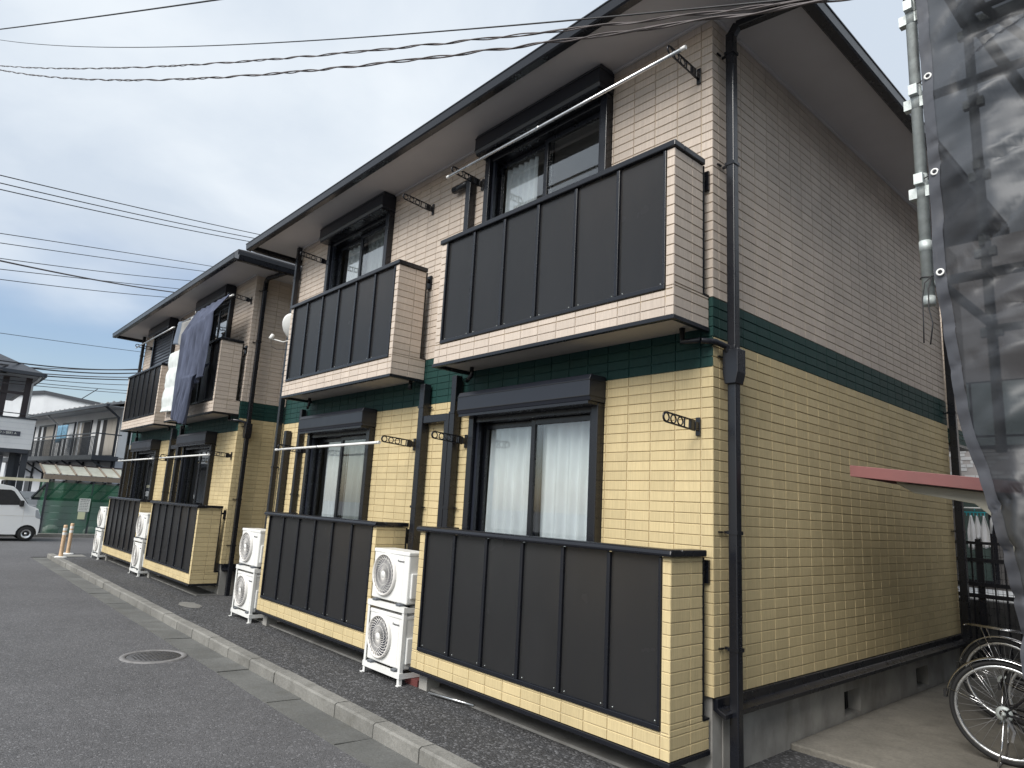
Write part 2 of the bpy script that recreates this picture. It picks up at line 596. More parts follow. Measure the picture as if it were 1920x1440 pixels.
# ------------------------------------------------------------------ siding tiles
ROW = .07297
TW = .2068
Z1, Z3, Z4 = .45, 3.15, 5.4193
Z2S, Z2F = Z1 + 33 * ROW, Z1 + 30 * ROW
tile_cache = {}
def tile_geo(m, w_, h_, T=None, tilt=(0, 0), mi=0, ox=0, oz=0):
    d = .0075
    base = [(-w_ / 2, 0, -h_ / 2), (w_ / 2, 0, -h_ / 2), (w_ / 2, 0, h_ / 2), (-w_ / 2, 0, h_ / 2)]
    l, t, b_ = .0025, .005, .0025
    def yy(x, z):
        return -d + tilt[0] * x + tilt[1] * z
    fr = [(-w_ / 2 + l, 0, -h_ / 2 + b_), (w_ / 2 - l, 0, -h_ / 2 + b_), (w_ / 2 - l, 0, h_ / 2 - t), (-w_ / 2 + l, 0, h_ / 2 - t)]
    fr = [(x, yy(x, z), z) for x, _, z in fr]
    n = len(m.v)
    for p in base + fr:
        m.v.append(tuple(T @ Vector(p)) if T else p)
    for q in ((4, 5, 6, 7), (0, 1, 5, 4), (1, 2, 6, 5), (2, 3, 7, 6), (3, 0, 4, 7)):
        m.face(tuple(n + i for i in q), mi)
def subtract(r, hs):
    rs = [r]
    for (a, b, c, d) in hs:
        nr = []
        for (u0, u1, z0, z1) in rs:
            if u1 <= a or u0 >= b or z1 <= c or z0 >= d:
                nr.append((u0, u1, z0, z1)); continue
            if u0 < a: nr.append((u0, a, z0, z1))
            if u1 > b: nr.append((b, u1, z0, z1))
            m0, m1 = max(u0, a), min(u1, b)
            if z0 < c: nr.append((m0, m1, z0, c))
            if z1 > d: nr.append((m0, m1, d, z1))
        rs = nr
    return [q for q in rs if q[1] - q[0] > .012 and q[3] - q[2] > .012]
ORI = {'F': 0, 'R': math.pi / 2, 'L': -math.pi / 2}
def tiles_on(store, parent, face, plane, u0, u1, z0, z1, joints, colour, holes=(), zref=Z1):
    """collect tiles for one face. face F: u = x, at y = plane, looking to -y; R: u = y, at x = plane, looking to +x."""
    k0 = math.floor((z0 - zref) / ROW)
    z = zref + k0 * ROW
    gap = .0022
    js = [u0] + sorted(j for j in joints if u0 + .02 < j < u1 - .02) + [u1]
    while z < z1 - .01:
        a, b = max(z, z0), min(z + ROW, z1)
        if b - a > .012:
            for i in range(len(js) - 1):
                for q in subtract((js[i], js[i + 1], a, b), holes):
                    store.append((parent, face, plane, q[0] + gap, q[1] - gap, q[2] + .0015, q[3] - .0015, colour(.5 * (q[2] + q[3]))))
        z += ROW
def tile_matrix(face, plane, u, z):
    loc = {'F': Vector((u, plane, z)), 'R': Vector((plane, u, z)), 'L': Vector((plane, u, z))}[face]
    return Matrix.Translation(loc) @ Matrix.Rotation(ORI[face], 4, 'Z')
def realise_tiles(store, X0, visible):
    sc_ = []
    nrm = {'F': Vector((0, -1, 0)), 'R': Vector((1, 0, 0)), 'L': Vector((-1, 0, 0))}
    for i, (par, face, plane, a, b, c, d, cl) in enumerate(store):
        u, z = (a + b) / 2, (c + d) / 2
        p = tile_matrix(face, plane, u, z).translation + Vector((X0, 0, 0))
        v = CAM - p
        dp = -v.dot(CF)
        s_ = 0
        if dp > .3:
            px = -v.dot(CR) / dp * 1259 ; py = v.dot(CU) / dp * 1259
            if abs(px) < 960 and abs(py) < 720 and visible(par, face, u, z):
                s_ = (b - a) * (d - c) * max(0, v.normalized().dot(nrm[face])) / dp ** 2
        sc_.append((s_, i))
    sc_.sort(reverse=True)
    single = set(i for s_, i in sc_[:300] if s_ > 0)
    rest = {}
    for i, (par, face, plane, a, b, c, d, cl) in enumerate(store):
        T = tile_matrix(face, plane, (a + b) / 2, (c + d) / 2)
        tilt = (random.uniform(-.006, .006), random.uniform(-.02, .02))
        if i in single:
            key = (round(b - a, 3), round(d - c, 3), cl)
            if key not in tile_cache:
                m = MB(); tile_geo(m, b - a, d - c, None, (0, 0))
                tile_cache[key] = m.mesh('siding_tile', cl)
            o = bpy.data.objects.new('siding_tile', tile_cache[key])
            col.objects.link(o); o.parent = par
            o.location = T.translation
            o.rotation_euler = (tilt[1], 0, ORI[face]) if face == 'F' else (0, 0, ORI[face])
        else:
            m = rest.setdefault(par.name, (par, MB()))[1]
            tile_geo(m, b - a, d - c, T, tilt, {'siding_tan': 0, 'siding_green': 1, 'siding_beige': 2}[cl])
    for nme, (par, m) in rest.items():
        o = m.build('siding', ['siding_tan', 'siding_green', 'siding_beige'], par)
        o['kind'] = 'stuff'

# ------------------------------------------------------------------ apartment buildings
LEN, DEP = 7.2, 5.23
MOD = 3.54
EO, EZ = .6565, 5.45
XL, XRB = -2.79, -.028      # balcony ends
BD = .4418
def win_holes(k):
    o = -MOD * k
    return (-2.64 + o, -.985 + o)

def make_window(B, k, upper, closed=False):
    o = -MOD * k
    x0, x1 = -2.64 + o, -.985 + o
    z0, z1 = (3.3, 5.2) if upper else (.5, 2.45)
    m = MB()
    # jambs, sill and head, standing proud of the siding
    m.box(x0, x0 + .075, -.075, .12, z0, z1)
    m.box(x1 - .075, x1, -.075, .12, z0, z1)
    m.box(x0 + .075, x1 - .075, -.05, .118, z0, z0 + .06)
    m.box(x0 + .075, x1 - .075, -.05, .118, z1 - .07, z1)
    w_ = m.build('window', 'metal_black', B, bevel=.006)
    # shutter guide grooves
    for xx in (x0 + .085, x1 - .115):
        g = MB(); g.box(xx, xx + .03, -.035, .0, z0 + .06, z1 - .07)
        g.build('shutter_guide', 'metal_navy', w_)
    if closed:
        n = 24
        for i in range(n):
            za = z0 + .06 + (z1 - z0 - .13) * i / n
            zb = z0 + .06 + (z1 - z0 - .13) * (i + 1) / n
            s = MB()
            s.prism([(-.022, za + .002), (-.034, za + .02), (-.030, zb - .012), (-.022, zb - .002), (-.012, zb - .002), (-.012, za + .002)], 'X', x0 + .078, x1 - .078)
            s.build('shutter_slat', 'metal_navy', w_)
    mid = (x0 + x1) / 2
    for i, (a, b, y) in enumerate(((x0 + .078, mid + .035, .062), (mid - .035, x1 - .078, .022))):
        s = MB()
        za, zb = z0 + .062, z1 - .072
        fw = .05
        s.box(a, a + fw, y, y + .034, za, zb); s.box(b - fw, b, y, y + .034, za, zb)
        s.box(a + fw, b - fw, y, y + .034, za, za + .07); s.box(a + fw, b - fw, y, y + .034, zb - fw, zb)
        so = s.build('sash', 'metal_black', w_, bevel=.003)
        p = MB(); p.box(a + fw - .004, b - fw + .004, y + .014, y + .018, za + .066, zb - fw + .004)
        p.build('pane', 'window_glass', w_)
    # shutter box above
    sx0, sx1 = x0 - .035, x1 + .015
    zb0, zb1 = (5.185, 5.412) if upper else (2.44, 2.665)
    s = MB()
    h = zb1 - zb0
    s.prism([(-.002, zb0 + .012), (-.185, zb0 + .012), (-.2, zb0 + .05), (-.2, zb0 + h * .82), (-.182, zb1), (-.002, zb1)], 'X', sx0, sx1)
    sb = s.build('shutter_box', 'metal_navy', w_, bevel=.006)
    s = MB()
    s.box(sx0 - .003, sx1 + .003, -.204, -.002, zb0 + .048, zb0 + .053)
    s.box(sx0 - .003, sx1 + .003, -.204, -.002, zb0 + h * .78, zb0 + h * .80)
    s.build('seam', 'rubber_black', w_)
    s = MB(); s.box(sx0 + .02, sx1 - .02, -.19, -.06, zb0 - .012, zb0 + .011)
    s.build('shutter_lip', 'metal_black', w_)
    return w_

def make_bracket(B, x, z):
    m = MB()
    m.box(-.018, .018, -.014, -.0005, -.065, .065)
    m.box(-.012, .012, -.055, -.014, -.03, .03)
    o = m.build('pole_bracket', 'metal_black', B, loc=(x, 0, z), bevel=.003)
    a = MB()
    L_ = .42
    t_, hz = .009, .034
    y0 = -.05
    # two rails, cross bars and rings
    a.bar((0, y0, hz), (0, -L_ + .03, hz * .95), t_, .011); a.bar((0, y0, -hz), (0, -L_ + .03, -hz * .95), t_, .011)
    pts = []
    for i in range(9):
        an = math.pi / 2 + math.pi * i / 8
        pts.append((0, -L_ + .03 + math.cos(an) * hz * .95, math.sin(an) * hz * .95))
    a.tube(pts, .006, 6)
    for cy in (-L_ + .035, -L_ + .115, -L_ + .195):
        a.tube([(0, cy + math.cos(2 * math.pi * i / 14) * .030, math.sin(2 * math.pi * i / 14) * .028) for i in range(14)], .0055, 5, closed=True)
    for cy in (-L_ + .245, -L_ + .305):
        a.bar((0, cy, -hz), (0, cy, hz), t_, .007)
    a.box(-.006, .006, -.1, -.045, -.034, .034)
    ao = a.build('arm', 'metal_black', o)
    ao.rotation_euler.x = R(-3)
    return o

def make_downpipe(B, pts, s=.036, brackets=(), name='downpipe', square=True, wall='F'):
    m = MB()
    if square:
        for a, b in zip(pts[:-1], pts[1:]):
            m.bar(a, b, s * 2, s * 2)
    else:
        m.tube(pts, s, 12)
    o = m.build(name, 'metal_black', B, bevel=.008 if square else 0)
    for (x, y, z) in brackets:
        b = MB()
        b.box(x - s - .006, x + s + .006, y - s - .006, y + s + .006, z - .012, z + .012)
        if wall == 'F':
            b.box(x - .008, x + .008, y + s, .0, z - .008, z + .008)
            b.box(x + s, x + s + .05, y + s - .01, y + s + .0, z - .005, z + .005)
        else:
            b.box(0, x - s, y - .008, y + .008, z - .008, z + .008)
            b.box(.0, .012, y - s - .05, y - s, z - .005, z + .005)
        b.build('pipe_bracket', 'metal_black', o)
    return o

def make_balcony(B, store, k, upper):
    o = -MOD * k
    xl, xr = XL + o, XRB + o
    zb, zt = (2.8913, 4.1945) if upper else (.1144, 1.3795)
    px0, px1 = -2.70 + o, -.1 + o            # panel field
    pz0, pz1 = (3.11, 4.14) if upper else (.30, 1.328)
    notch = zb + (.26 if upper else .205)
    y = -BD
    cname = 'siding_beige' if upper else 'siding_tan'
    m = MB()
    t_ = .10
    # shell: floor, front base, front columns, side walls with a slot beside the house wall
    zc = pz1 + .004
    m.box(xl + .012, xr - .012, y + .012, -.002, zb + .03, zb + .12, 1 if upper else 0)
    m.box(xl + .012, xr - .012, y + .012, y + t_, zb + .12, pz0 - .002)
    for a, b in ((xl + .012, px0 - .001), (px1 + .001, xr - .012)):
        m.box(a, b, y + .012, y + t_, pz0 - .002, zc)
    for a, b in ((xl + .012, xl + .09), (xr - .09, xr - .012)):
        m.box(a, b, y + t_, -.075, zb + .12, zc)
        m.box(a, b, -.075, -.002, zb + .12, notch)
    bal = m.build('balcony', ['siding_joint', 'balcony_soffit'], B)
    cl = lambda z: cname
    fj = [px1 - TW * i for i in range(0, 14)] + [px0]
    tiles_on(store, bal, 'F', y + .012, xl, xr, zb + .028, pz0 - .004, fj, cl, zref=zb + .02)
    tiles_on(store, bal, 'F', y + .012, xl, px0 - .002, pz0 - .002, zc, [], cl, zref=zb + .02)
    tiles_on(store, bal, 'F', y + .012, px1 + .002, xr, pz0 - .002, zc, [], cl, zref=zb + .02)
    sj = [y + .225]
    tiles_on(store, bal, 'R', xr - .012, y + .002, -.078, notch, zc, sj, cl, zref=zb + .02)
    tiles_on(store, bal, 'R', xr - .012, y + .002, -.003, zb + .028, notch, sj, cl, zref=zb + .02)
    # panels and frame
    n = 6
    pw = (px1 - px0) / n
    for i in range(n):
        p = MB()
        p.box(px0 + pw * i + .012, px0 + pw * (i + 1) - .012, y + .020, y + .026, pz0 + .02, zc + .008)
        p.build('panel', 'smoked_panel', bal)
    f = MB()
    f.box(px0, px1, y - .006, y + .045, pz0, pz0 + .032)
    f.box(px0, px0 + .022, y - .004, y + .045, pz0 + .032, pz1)
    f.box(px1 - .022, px1, y - .004, y + .045, pz0 + .032, pz1)
    f.build('panel_frame', 'metal_black', bal, bevel=.004)
    for i in range(1, n):
        q = MB()
        q.box(px0 + pw * i - .015, px0 + pw * i + .015, y - .002, y + .045, pz0 + .032, pz1)
        q.build('mullion', 'metal_black', bal, bevel=.004)
    s = MB()
    for i in range(n):
        for xx in (px0 + pw * i + .05, px0 + pw * (i + 1) - .05):
            s.lathe([(.0, -.003), (.0035, -.002), (.0045, 0)], (xx, y + .019, pz0 + .048), 'Y', 8)
    s.build('screws', 'steel_galv', bal)['kind'] = 'stuff'
    # top rail
    if upper:
        r_ = MB()
        r_.box(xl - .012, xr + .012, y - .014, y + .105, zc + .002, zt)
        r_.box(xl - .012, xl + .10, y + .105, -.07, zc + .002, zt); r_.box(xr - .10, xr + .012, y + .105, -.07, zc + .002, zt)
        r_.build('top_rail', 'metal_black', bal, bevel=.008)
    else:
        r_ = MB()
        prof = [(y - .03, zc + .003), (y - .034, zc + .02), (y - .028, zc + .04), (y - .008, zt + .002), (y + .075, zt + .002), (y + .095, zt - .01), (y + .1, zc + .003)]
        r_.prism(prof, 'X', xl - .02, xr + .02)
        r_.box(xl - .018, xl + .1, y + .1, -.06, zc + .004, zt); r_.box(xr - .1, xr + .018, y + .1, -.06, zc + .004, zt)
        r_.build('top_rail', 'metal_black', bal, bevel=.008)
    # slot edge trim, fixings to the house wall and the drip trim under the tiles
    for a, b in ((xl + .002, xl + .092), (xr - .092, xr - .001)):
        e = MB()
        e.box(a, b, -.0745, -.064, notch, zc)
        e.box(a, b, -.064, -.004, notch, notch + .012)
        e.build('edge_trim', 'metal_black', bal)
        e = MB()
        e.box(a + .02, b - .02, -.064, -.001, zc - .09, zc - .06)
        e.box(a + .02, b + .004, -.02, -.001, zc - .17, zc - .02)
        e.build('wall_fixing', 'metal_black', bal)
    e = MB()
    e.box(xl - .006, xr + .006, y - .008, y + .03, zb - .004, zb + .027)
    e.box(xl - .006, xl + .03, y + .03, -.004, zb - .004, zb + .027); e.box(xr - .03, xr + .006, y + .03, -.004, zb - .004, zb + .027)
    e.build('bottom_trim', 'metal_black', bal, bevel=.004)
    if upper:
        # drain under the floor, running to the nearest downpipe
        e = MB()
        e.tube([(xr - .16, -.1, zb + .03), (xr - .16, -.1, zb - .07), (xr - .02, -.08, zb - .075)] if k == 0 else [(xr - .12, -.1, zb + .03), (xr - .12, -.1, zb - .08)], .022, 8)
        e.build('floor_drain', 'metal_black', bal); e = MB()
        e.tube([(xl + .22, -.13, zb + .03), (xl + .22, -.13, zb - .05), (xl + .1, -.09, zb - .09)], .02, 8)
        e.build('floor_drain', 'metal_black', bal)
    else:
        for xx in (xl + .02,):
            e = MB(); e.box(xx, xx + .12, y + .1, y + .24, ZY - .03, zb - .006)
            e.build('footing', 'concrete', bal)
    return bal

def hip_roof(m, x0, x1, y0, y1, z, pitch, th, mi=0):
    hw = (y1 - y0) / 2
    top = z + hw * pitch
    b = len(m.v)
    m.v += [(x0, y0, z), (x1, y0, z), (x1, y1, z), (x0, y1, z), (x0 + hw, y0 + hw, top), (x1 - hw, y0 + hw, top),
            (x0, y0, z - th), (x1, y0, z - th), (x1, y1, z - th), (x0, y1, z - th)]
    for q in ((0, 1, 5, 4), (1, 2, 5), (2, 3, 4, 5), (3, 0, 4), (6, 7, 1, 0), (7, 8, 2, 1), (8, 9, 3, 2), (9, 6, 0, 3), (9, 8, 7, 6)):
        m.face(tuple(b + i for i in q), mi)

def make_building(X0, label):
    B = thing('apartment_building', label, 'building', (X0, 0, 0), group='twin apartment buildings')
    store = []
    # --- walls
    m = MB()
    yb = .010
    holes = []
    segs = []
    xs = [-LEN]
    for k in (1, 0):
        a, b = win_holes(k)
        segs.append((xs[-1], a, None)); segs.append((a, b, 'w')); xs.append(b)
    segs.append((xs[-1], -.010, None))
    for a, b, t_ in segs:
        if t_ is None:
            m.box(a, b, yb, .15, Z1, Z4)
        else:
            m.box(a, b, yb, .15, Z1, .5); m.box(a, b, yb, .15, 2.45, 3.3); m.box(a, b, yb, .15, 5.2, Z4)
            holes += [(a, b, .5, 2.45), (a, b, 3.3, 5.2)]
    m.box(-.15, -.010, .151, DEP, Z1, Z4)
    m.box(-LEN, -LEN + .14, .151, DEP, Z1, Z4)
    m.box(-LEN + .141, -.151, DEP - .14, DEP, Z1, Z4)
    wall = m.build('wall', 'siding_joint', B)
    gb = MB(); gb.box(-LEN, -.0099, .0088, .0099, Z2F, Z3); gb.box(-.0099, -.0088, .0088, DEP, Z2S, Z3)
    gb.build('band_backing', 'siding_green', wall)
    f = MB()
    f.box(-LEN + .141, -.151, .152, DEP - .141, 2.85, 2.95); f.box(-LEN + .141, -.151, .152, DEP - .141, .40, .45)
    f.box(-LEN / 2 - .05, -LEN / 2 + .05, .153, DEP - .142, .45, 2.85); f.box(-LEN / 2 - .05, -LEN / 2 + .05, .153, DEP - .142, 2.95, Z4 - .01)
    f.box(-LEN + .141, -.151, 3.0, 3.1, .45, 2.85); f.box(-LEN + .141, -.151, 3.0, 3.1, 2.95, Z4 - .01)
    f.build('interior', 'interior_wall', B)
    colF = lambda z: 'siding_tan' if z < Z2F else ('siding_green' if z < Z3 else 'siding_beige')
    colR = lambda z: 'siding_tan' if z < Z2S else ('siding_green' if z < Z3 else 'siding_beige')
    tiles_on(store, wall, 'F', yb, -LEN, 0, Z1, Z4, [-.1 - TW * 1.04 * i for i in range(40)], colF, holes)
    tiles_on(store, wall, 'R', -yb, .002, DEP, Z1, Z4, [.084] + [.215 + TW * i for i in range(30)], colR)
    # --- foundation with vents, black flashing
    m = MB()
    m.box(-LEN + .02, -.03, .03, .15, ZY - .1, Z1 - .002)
    vents = [(.62, .9), (2.04, 2.37), (3.77, 4.11)]
    vents = vents[1:]
    y0 = .1505
    for (a, b) in vents:
        m.box(-.15, -.025, y0, a, ZR - .1, Z1 - .002)
        m.box(-.15, -.025, a, b, ZR - .1, .028); m.box(-.15, -.025, a, b, .222, Z1 - .002)
        y0 = b
    m.box(-.15, -.025, y0, DEP - .02, ZR - .1, Z1 - .002)
    m.box(-LEN + .02, -LEN + .14, .151, DEP - .02, ZR - .1, Z1 - .002)
    fo = m.build('foundation', 'concrete', B)
    v = MB()
    for (a, b) in vents:
        v.box(-.145, -.13, a, b, .028, .222)
        for i in range(5):
            v.box(-.128, -.12, a + .02 + i * .06, a + .03 + i * .06, .028, .222)
    v.build('foundation_vent', 'dark_inside', fo)
    ap = MB(); ap.box(-LEN + .05, -.04, -.30, .029, ZR - .1, ZY + .018)
    ap.build('apron', 'concrete_dark', fo)
    m = MB()
    m.prism([(.004, Z1 - .002), (.012, Z1 - .006), (.012, Z1 - .06), (.07, Z1 - .085), (.07, Z1 - .115), (.06, Z1 - .115), (-.02, Z1 - .075), (-.02, Z1 - .002)], 'Y', .022, DEP + .01)
    m.build('base_flashing', 'metal_black', B, bevel=.003)
    # --- roof
    m = MB()
    hip_roof(m, -LEN - EO + .1, EO - .1, -EO + .1, DEP + EO - .1, 5.575, .42, .028)
    rf = m.build('roof', 'roof_slate', B)
    m = MB()
    m.box(-LEN - EO + .12, EO - .12, -EO + .12, DEP + EO - .12, Z4 + .002, Z4 + .02)
    m.build('soffit', 'soffit', rf)
    m = MB()
    fx0, fx1, fy0, fy1 = -LEN - EO + .1, EO - .1, -EO + .1, DEP + EO - .1
    za, zb = Z4 - .012, 5.546
    m.box(fx0, fx1, fy0, fy0 + .019, za, zb); m.box(fx0, fx1, fy1 - .019, fy1, za, zb)
    m.box(fx0, fx0 + .019, fy0 + .019, fy1 - .019, za, zb); m.box(fx1 - .019, fx1, fy0 + .019, fy1 - .019, za, zb)
    m.build('fascia', 'metal_black', rf)
    # gutters: box profile with rolled lip
    def gut(axis, a, b, at, sgn):
        g = MB()
        z0 = 5.36
        pr = [(0, z0 + .10), (0, z0 + .01), (.012, z0), (.075, z0), (.088, z0 + .012), (.095, z0 + .086), (.102, z0 + .09), (.102, z0 + .1), (.088, z0 + .1), (.080, z0 + .02), (.012, z0 + .012), (.006, z0 + .1)]
        pr = [(at + sgn * p, z) for p, z in pr]
        if sgn < 0: pr = pr[::-1]
        g.prism(pr, axis, a, b)
        g.build('gutter', 'metal_black', rf)
    gut('X', fx0 - .1, fx1 + .1, fy0 - .003, -1)
    gut('X', fx0 - .1, fx1 + .1, fy1 + .003, 1)
    gut('Y', fy0 + .0, fy1 - .0, fx1 + .003, 1)
    gut('Y', fy0 + .0, fy1 - .0, fx0 - .003, -1)
    # thin strip where the soffit meets the wall
    m = MB()
    m.box(-LEN, .012, -.022, -.001, Z4 - .022, Z4 + .001); m.box(.001, .022, -.001, DEP, Z4 - .022, Z4 + .001)
    m.build('soffit_trim', 'soffit', rf)
    # --- openings, balconies, brackets
    for k in (0, 1):
        for up in (False, True):
            make_window(B, k, up, closed=(X0 < -5 and k == 1 and up))
            make_balcony(B, store, k, up)
            z = 4.955 if up else 2.215
            make_bracket(B, -.115 - MOD * k, z)
            make_bracket(B, -2.75 - MOD * k, z)
    # --- pipes
    p = make_downpipe(B, [(.078, .14, 5.30), (.078, .14, ZY)], .033, [(.078, .14, z) for z in (5.13, 4.2, 2.72, 1.5, .75)], wall='R')
    e = MB()
    e.bar((.078, .14, 5.28), (.13, .15, 5.36), .062, .062); e.bar((.12, .15, 5.355), (.62, .26, 5.375), .062, .062)
    e.build('elbow', 'metal_black', p, bevel=.008)
    e = MB()
    e.prism([(.02, 2.77), (.14, 2.77), (.14, 2.6), (.12, 2.52), (.036, 2.52), (.02, 2.6)], 'Y', .085, .195)
    e.box(.045, .11, .1, .175, 2.77, 2.8)
    e.tube([(-.05, -.08, 2.815), (.02, .0, 2.81), (.05, .09, 2.79), (.06, .12, 2.7)], .024, 8)
    e.build('drain_head', 'metal_black', p, bevel=.006)
    make_downpipe(B, [(.075, DEP - .06, 5.3), (.075, DEP - .06, 0)], .04, [(.075, DEP - .06, z) for z in (4.6, 3.0, 1.6)], wall='R')
    make_downpipe(B, [(-7.19, -.06, 5.40), (-7.19, -.06, ZY)], .034, [(-7.19, -.06, z) for z in (4.9, 3.4, 2.0, .8)])
    make_downpipe(B, [(-3.44, -.062, 2.85), (-3.44, -.062, ZY)], .044, [(-3.44, -.062, z) for z in (2.6, 1.55)])
    make_downpipe(B, [(-2.885, -.062, 2.88), (-2.885, -.062, ZY)], .040, [(-2.885, -.062, z) for z in (2.5, 1.56)])
    make_downpipe(B, [(-6.45, -.05, 2.80), (-6.45, -.05, .4)], .034, [(-6.45, -.05, z) for z in (1.62,)])
    make_downpipe(B, [(-6.88, -.052, 2.52), (-6.88, -.052, .3)], .042, [], name='pipe_duct')
    make_downpipe(B, [(-3.40, -.052, 2.46), (-2.985, -.052, 2.46)], .042, [], name='pipe_duct')
    make_downpipe(B, [(-2.985, -.051, 2.50), (-2.985, -.051, .3)], .040, [], name='pipe_duct')
    make_downpipe(B, [(-2.895, -.051, 5.06), (-2.895, -.051, 3.2)], .040, [], name='pipe_duct')
    make_downpipe(B, [(-3.20, -.052, 5.02), (-2.94, -.052, 5.02)], .039, [], name='pipe_duct', square=False)
    d_ = MB(); d_.box(-3.55, -3.41, -.05, -.0, 2.40, 2.52)
    def vis(par, face, u, z):
        if face == 'F' and par is wall:
            for k in (0, 1):
                if XL - MOD * k - .3 < u < XRB - MOD * k + .0 and (z < 1.3 or 2.75 < z < 4.15):
                    return False
        return True
    realise_tiles(store, X0, vis)
    return B

b1 = make_building(0.0, 'two storey tan and beige apartment building with satellite dish beside a balcony')
X2 = -9.0437
b2 = make_building(X2, 'two storey tan and beige apartment building with bedding hung over a balcony')

# ------------------------------------------------------------------ curtains
def curtain(x0, x1, z0, z1, y, mat, label, folds=.13, amp=.033, seed=0, pinch=0.0, group=None):
    m = MB()
    n = max(24, int((x1 - x0) / .012))
    def fn(u, v):
        xx = x0 + (x1 - x0) * u
        ph = noise.noise(Vector((xx * 3.1, seed * 3.7, 0))) * 2.4
        a = amp * (.55 + .55 * v) * (1 + .7 * noise.noise(Vector((xx * 5, seed, 4))))
        yy = y + math.sin(xx * 2 * math.pi / folds + ph + .4 * v) * a
        sh = pinch * (u - .5) * math.sin(min(1, v) * math.pi)
        return (xx + sh, yy, z1 + (z0 - z1) * v)
    m.grid(fn, n, 14)
    o = m.build('curtain', mat)
    return tag(o, label, 'curtain', group)
curtain(-2.52, -1.84, .58, 2.36, .135, 'curtain_white', 'white curtain behind left pane of ground floor window beside the corner', seed=1)
curtain(-1.80, -1.07, .58, 2.36, .125, 'curtain_white', 'white curtain behind right pane of ground floor window beside the corner', seed=2)
curtain(-2.50, -2.05, 3.38, 5.08, .135, 'curtain_white', 'gathered white curtain behind left pane of upper window above aluminium pole', folds=.085, amp=.034, seed=3)
curtain(-1.22, -1.07, 3.38, 5.08, .125, 'curtain_white', 'narrow gathered white curtain at right edge of upper window', folds=.06, amp=.03, seed=4)
curtain(-5.98, -5.40, .58, 2.36, .135, 'curtain_white', 'bright white curtain behind left pane above the paired white outdoor units', seed=5)
curtain(-5.36, -4.60, .58, 2.36, .125, 'curtain_sheer', 'grey sheer curtain behind right pane of window with laundry pole', seed=6, folds=.15)
curtain(-5.95, -5.42, 3.38, 5.08, .135, 'curtain_white', 'white lace curtain behind left pane of upper window beside satellite dish', seed=7)
curtain(-5.38, -4.62, 3.38, 5.08, .125, 'curtain_sheer', 'grey lace curtain behind right pane of upper window beside satellite dish', seed=8)
curtain(X2 - 1.50, X2 - 1.07, .58, 2.36, .135, 'curtain_sheer', 'pale curtain at ground floor window below hanging bedding', seed=9)
curtain(X2 - 5.75, X2 - 5.40, .58, 2.36, .135, 'curtain_white', 'pale curtain at ground floor window below closed shutter', seed=10)

# ------------------------------------------------------------------ air conditioner units on racks
AW, AD, AH = .62, .235, .485
def make_ac():
    r_ = thing('outdoor_unit', '', 'air conditioner')
    m = MB(); m.box(0, AW, 0, AD, .02, AH)
    body = m.build('body', 'white_plastic', r_, bevel=.014, seg=3)
    m = MB(); m.box(-.004, AW + .004, -.006, AD + .004, AH - .03, AH + .006)
    m.build('top_panel', 'white_plastic', r_, bevel=.008)
    cx, cz, fr = .225, .255, .197
    m = MB()
    m.lathe([(fr, .0), (fr + .004, -.02), (fr - .004, -.03), (fr - .014, -.03), (fr - .02, -.008), (fr - .022, .0)], (cx, -.001, cz), 'Y', 40)
    m.build('fan_ring', 'grille_white', r_)
    m = MB(); m.lathe([(.0, -.0015), (fr - .018, -.0015)], (cx, -.001, cz), 'Y', 40)
    m.build('fan_opening', 'sign_dark', r_)
    m = MB()
    for i in range(26):
        a0 = 2 * math.pi * i / 26
        pts = []
        for j in range(7):
            rr = .035 + (fr - .055) * j / 6
            a = a0 + 1.0 * (j / 6) ** 1.2
            pts.append((cx + math.cos(a) * rr, -.027 + .004 * j / 6, cz + math.sin(a) * rr))
        m.tube(pts, .0032, 4)
    for rr in (.10, .15):
        m.tube([(cx + math.cos(2 * math.pi * i / 36) * rr, -.024, cz + math.sin(2 * math.pi * i / 36) * rr) for i in range(36)], .0026, 4, closed=True)
    m.build('fan_grille', 'grille_white', r_)
    m = MB(); m.lathe([(0, -.034), (.03, -.032), (.036, -.026), (.036, -.02)], (cx, 0, cz), 'Y', 20)
    m.build('hub_cap', 'white_plastic', r_)
    m = MB()
    m.box(AW + .001, AW + .022, .03, .16, .07, .30)
    m.build('side_cover', 'white_plastic', r_, bevel=.01)
    m = MB(); m.box(AW + .001, AW + .004, .165, .175, .05, AH - .05); m.box(AW - .085, AW - .083, -.0015, .002, .03, AH - .035)
    m.build('seam', 'grille_white', r_)
    for xx in (.07, AW - .13):
        m = MB(); m.box(xx, xx + .07, -.03, AD + .02, .0, .02)
        m.build('foot', 'blue_grey_box', r_, bevel=.004)
    text_mesh('badge', 'Panasonic', .030, 'ink', r_, Matrix.Translation((AW - .135, -.0015, AH - .085)) @ Matrix.Rotation(R(90), 4, 'X'))
    return r_
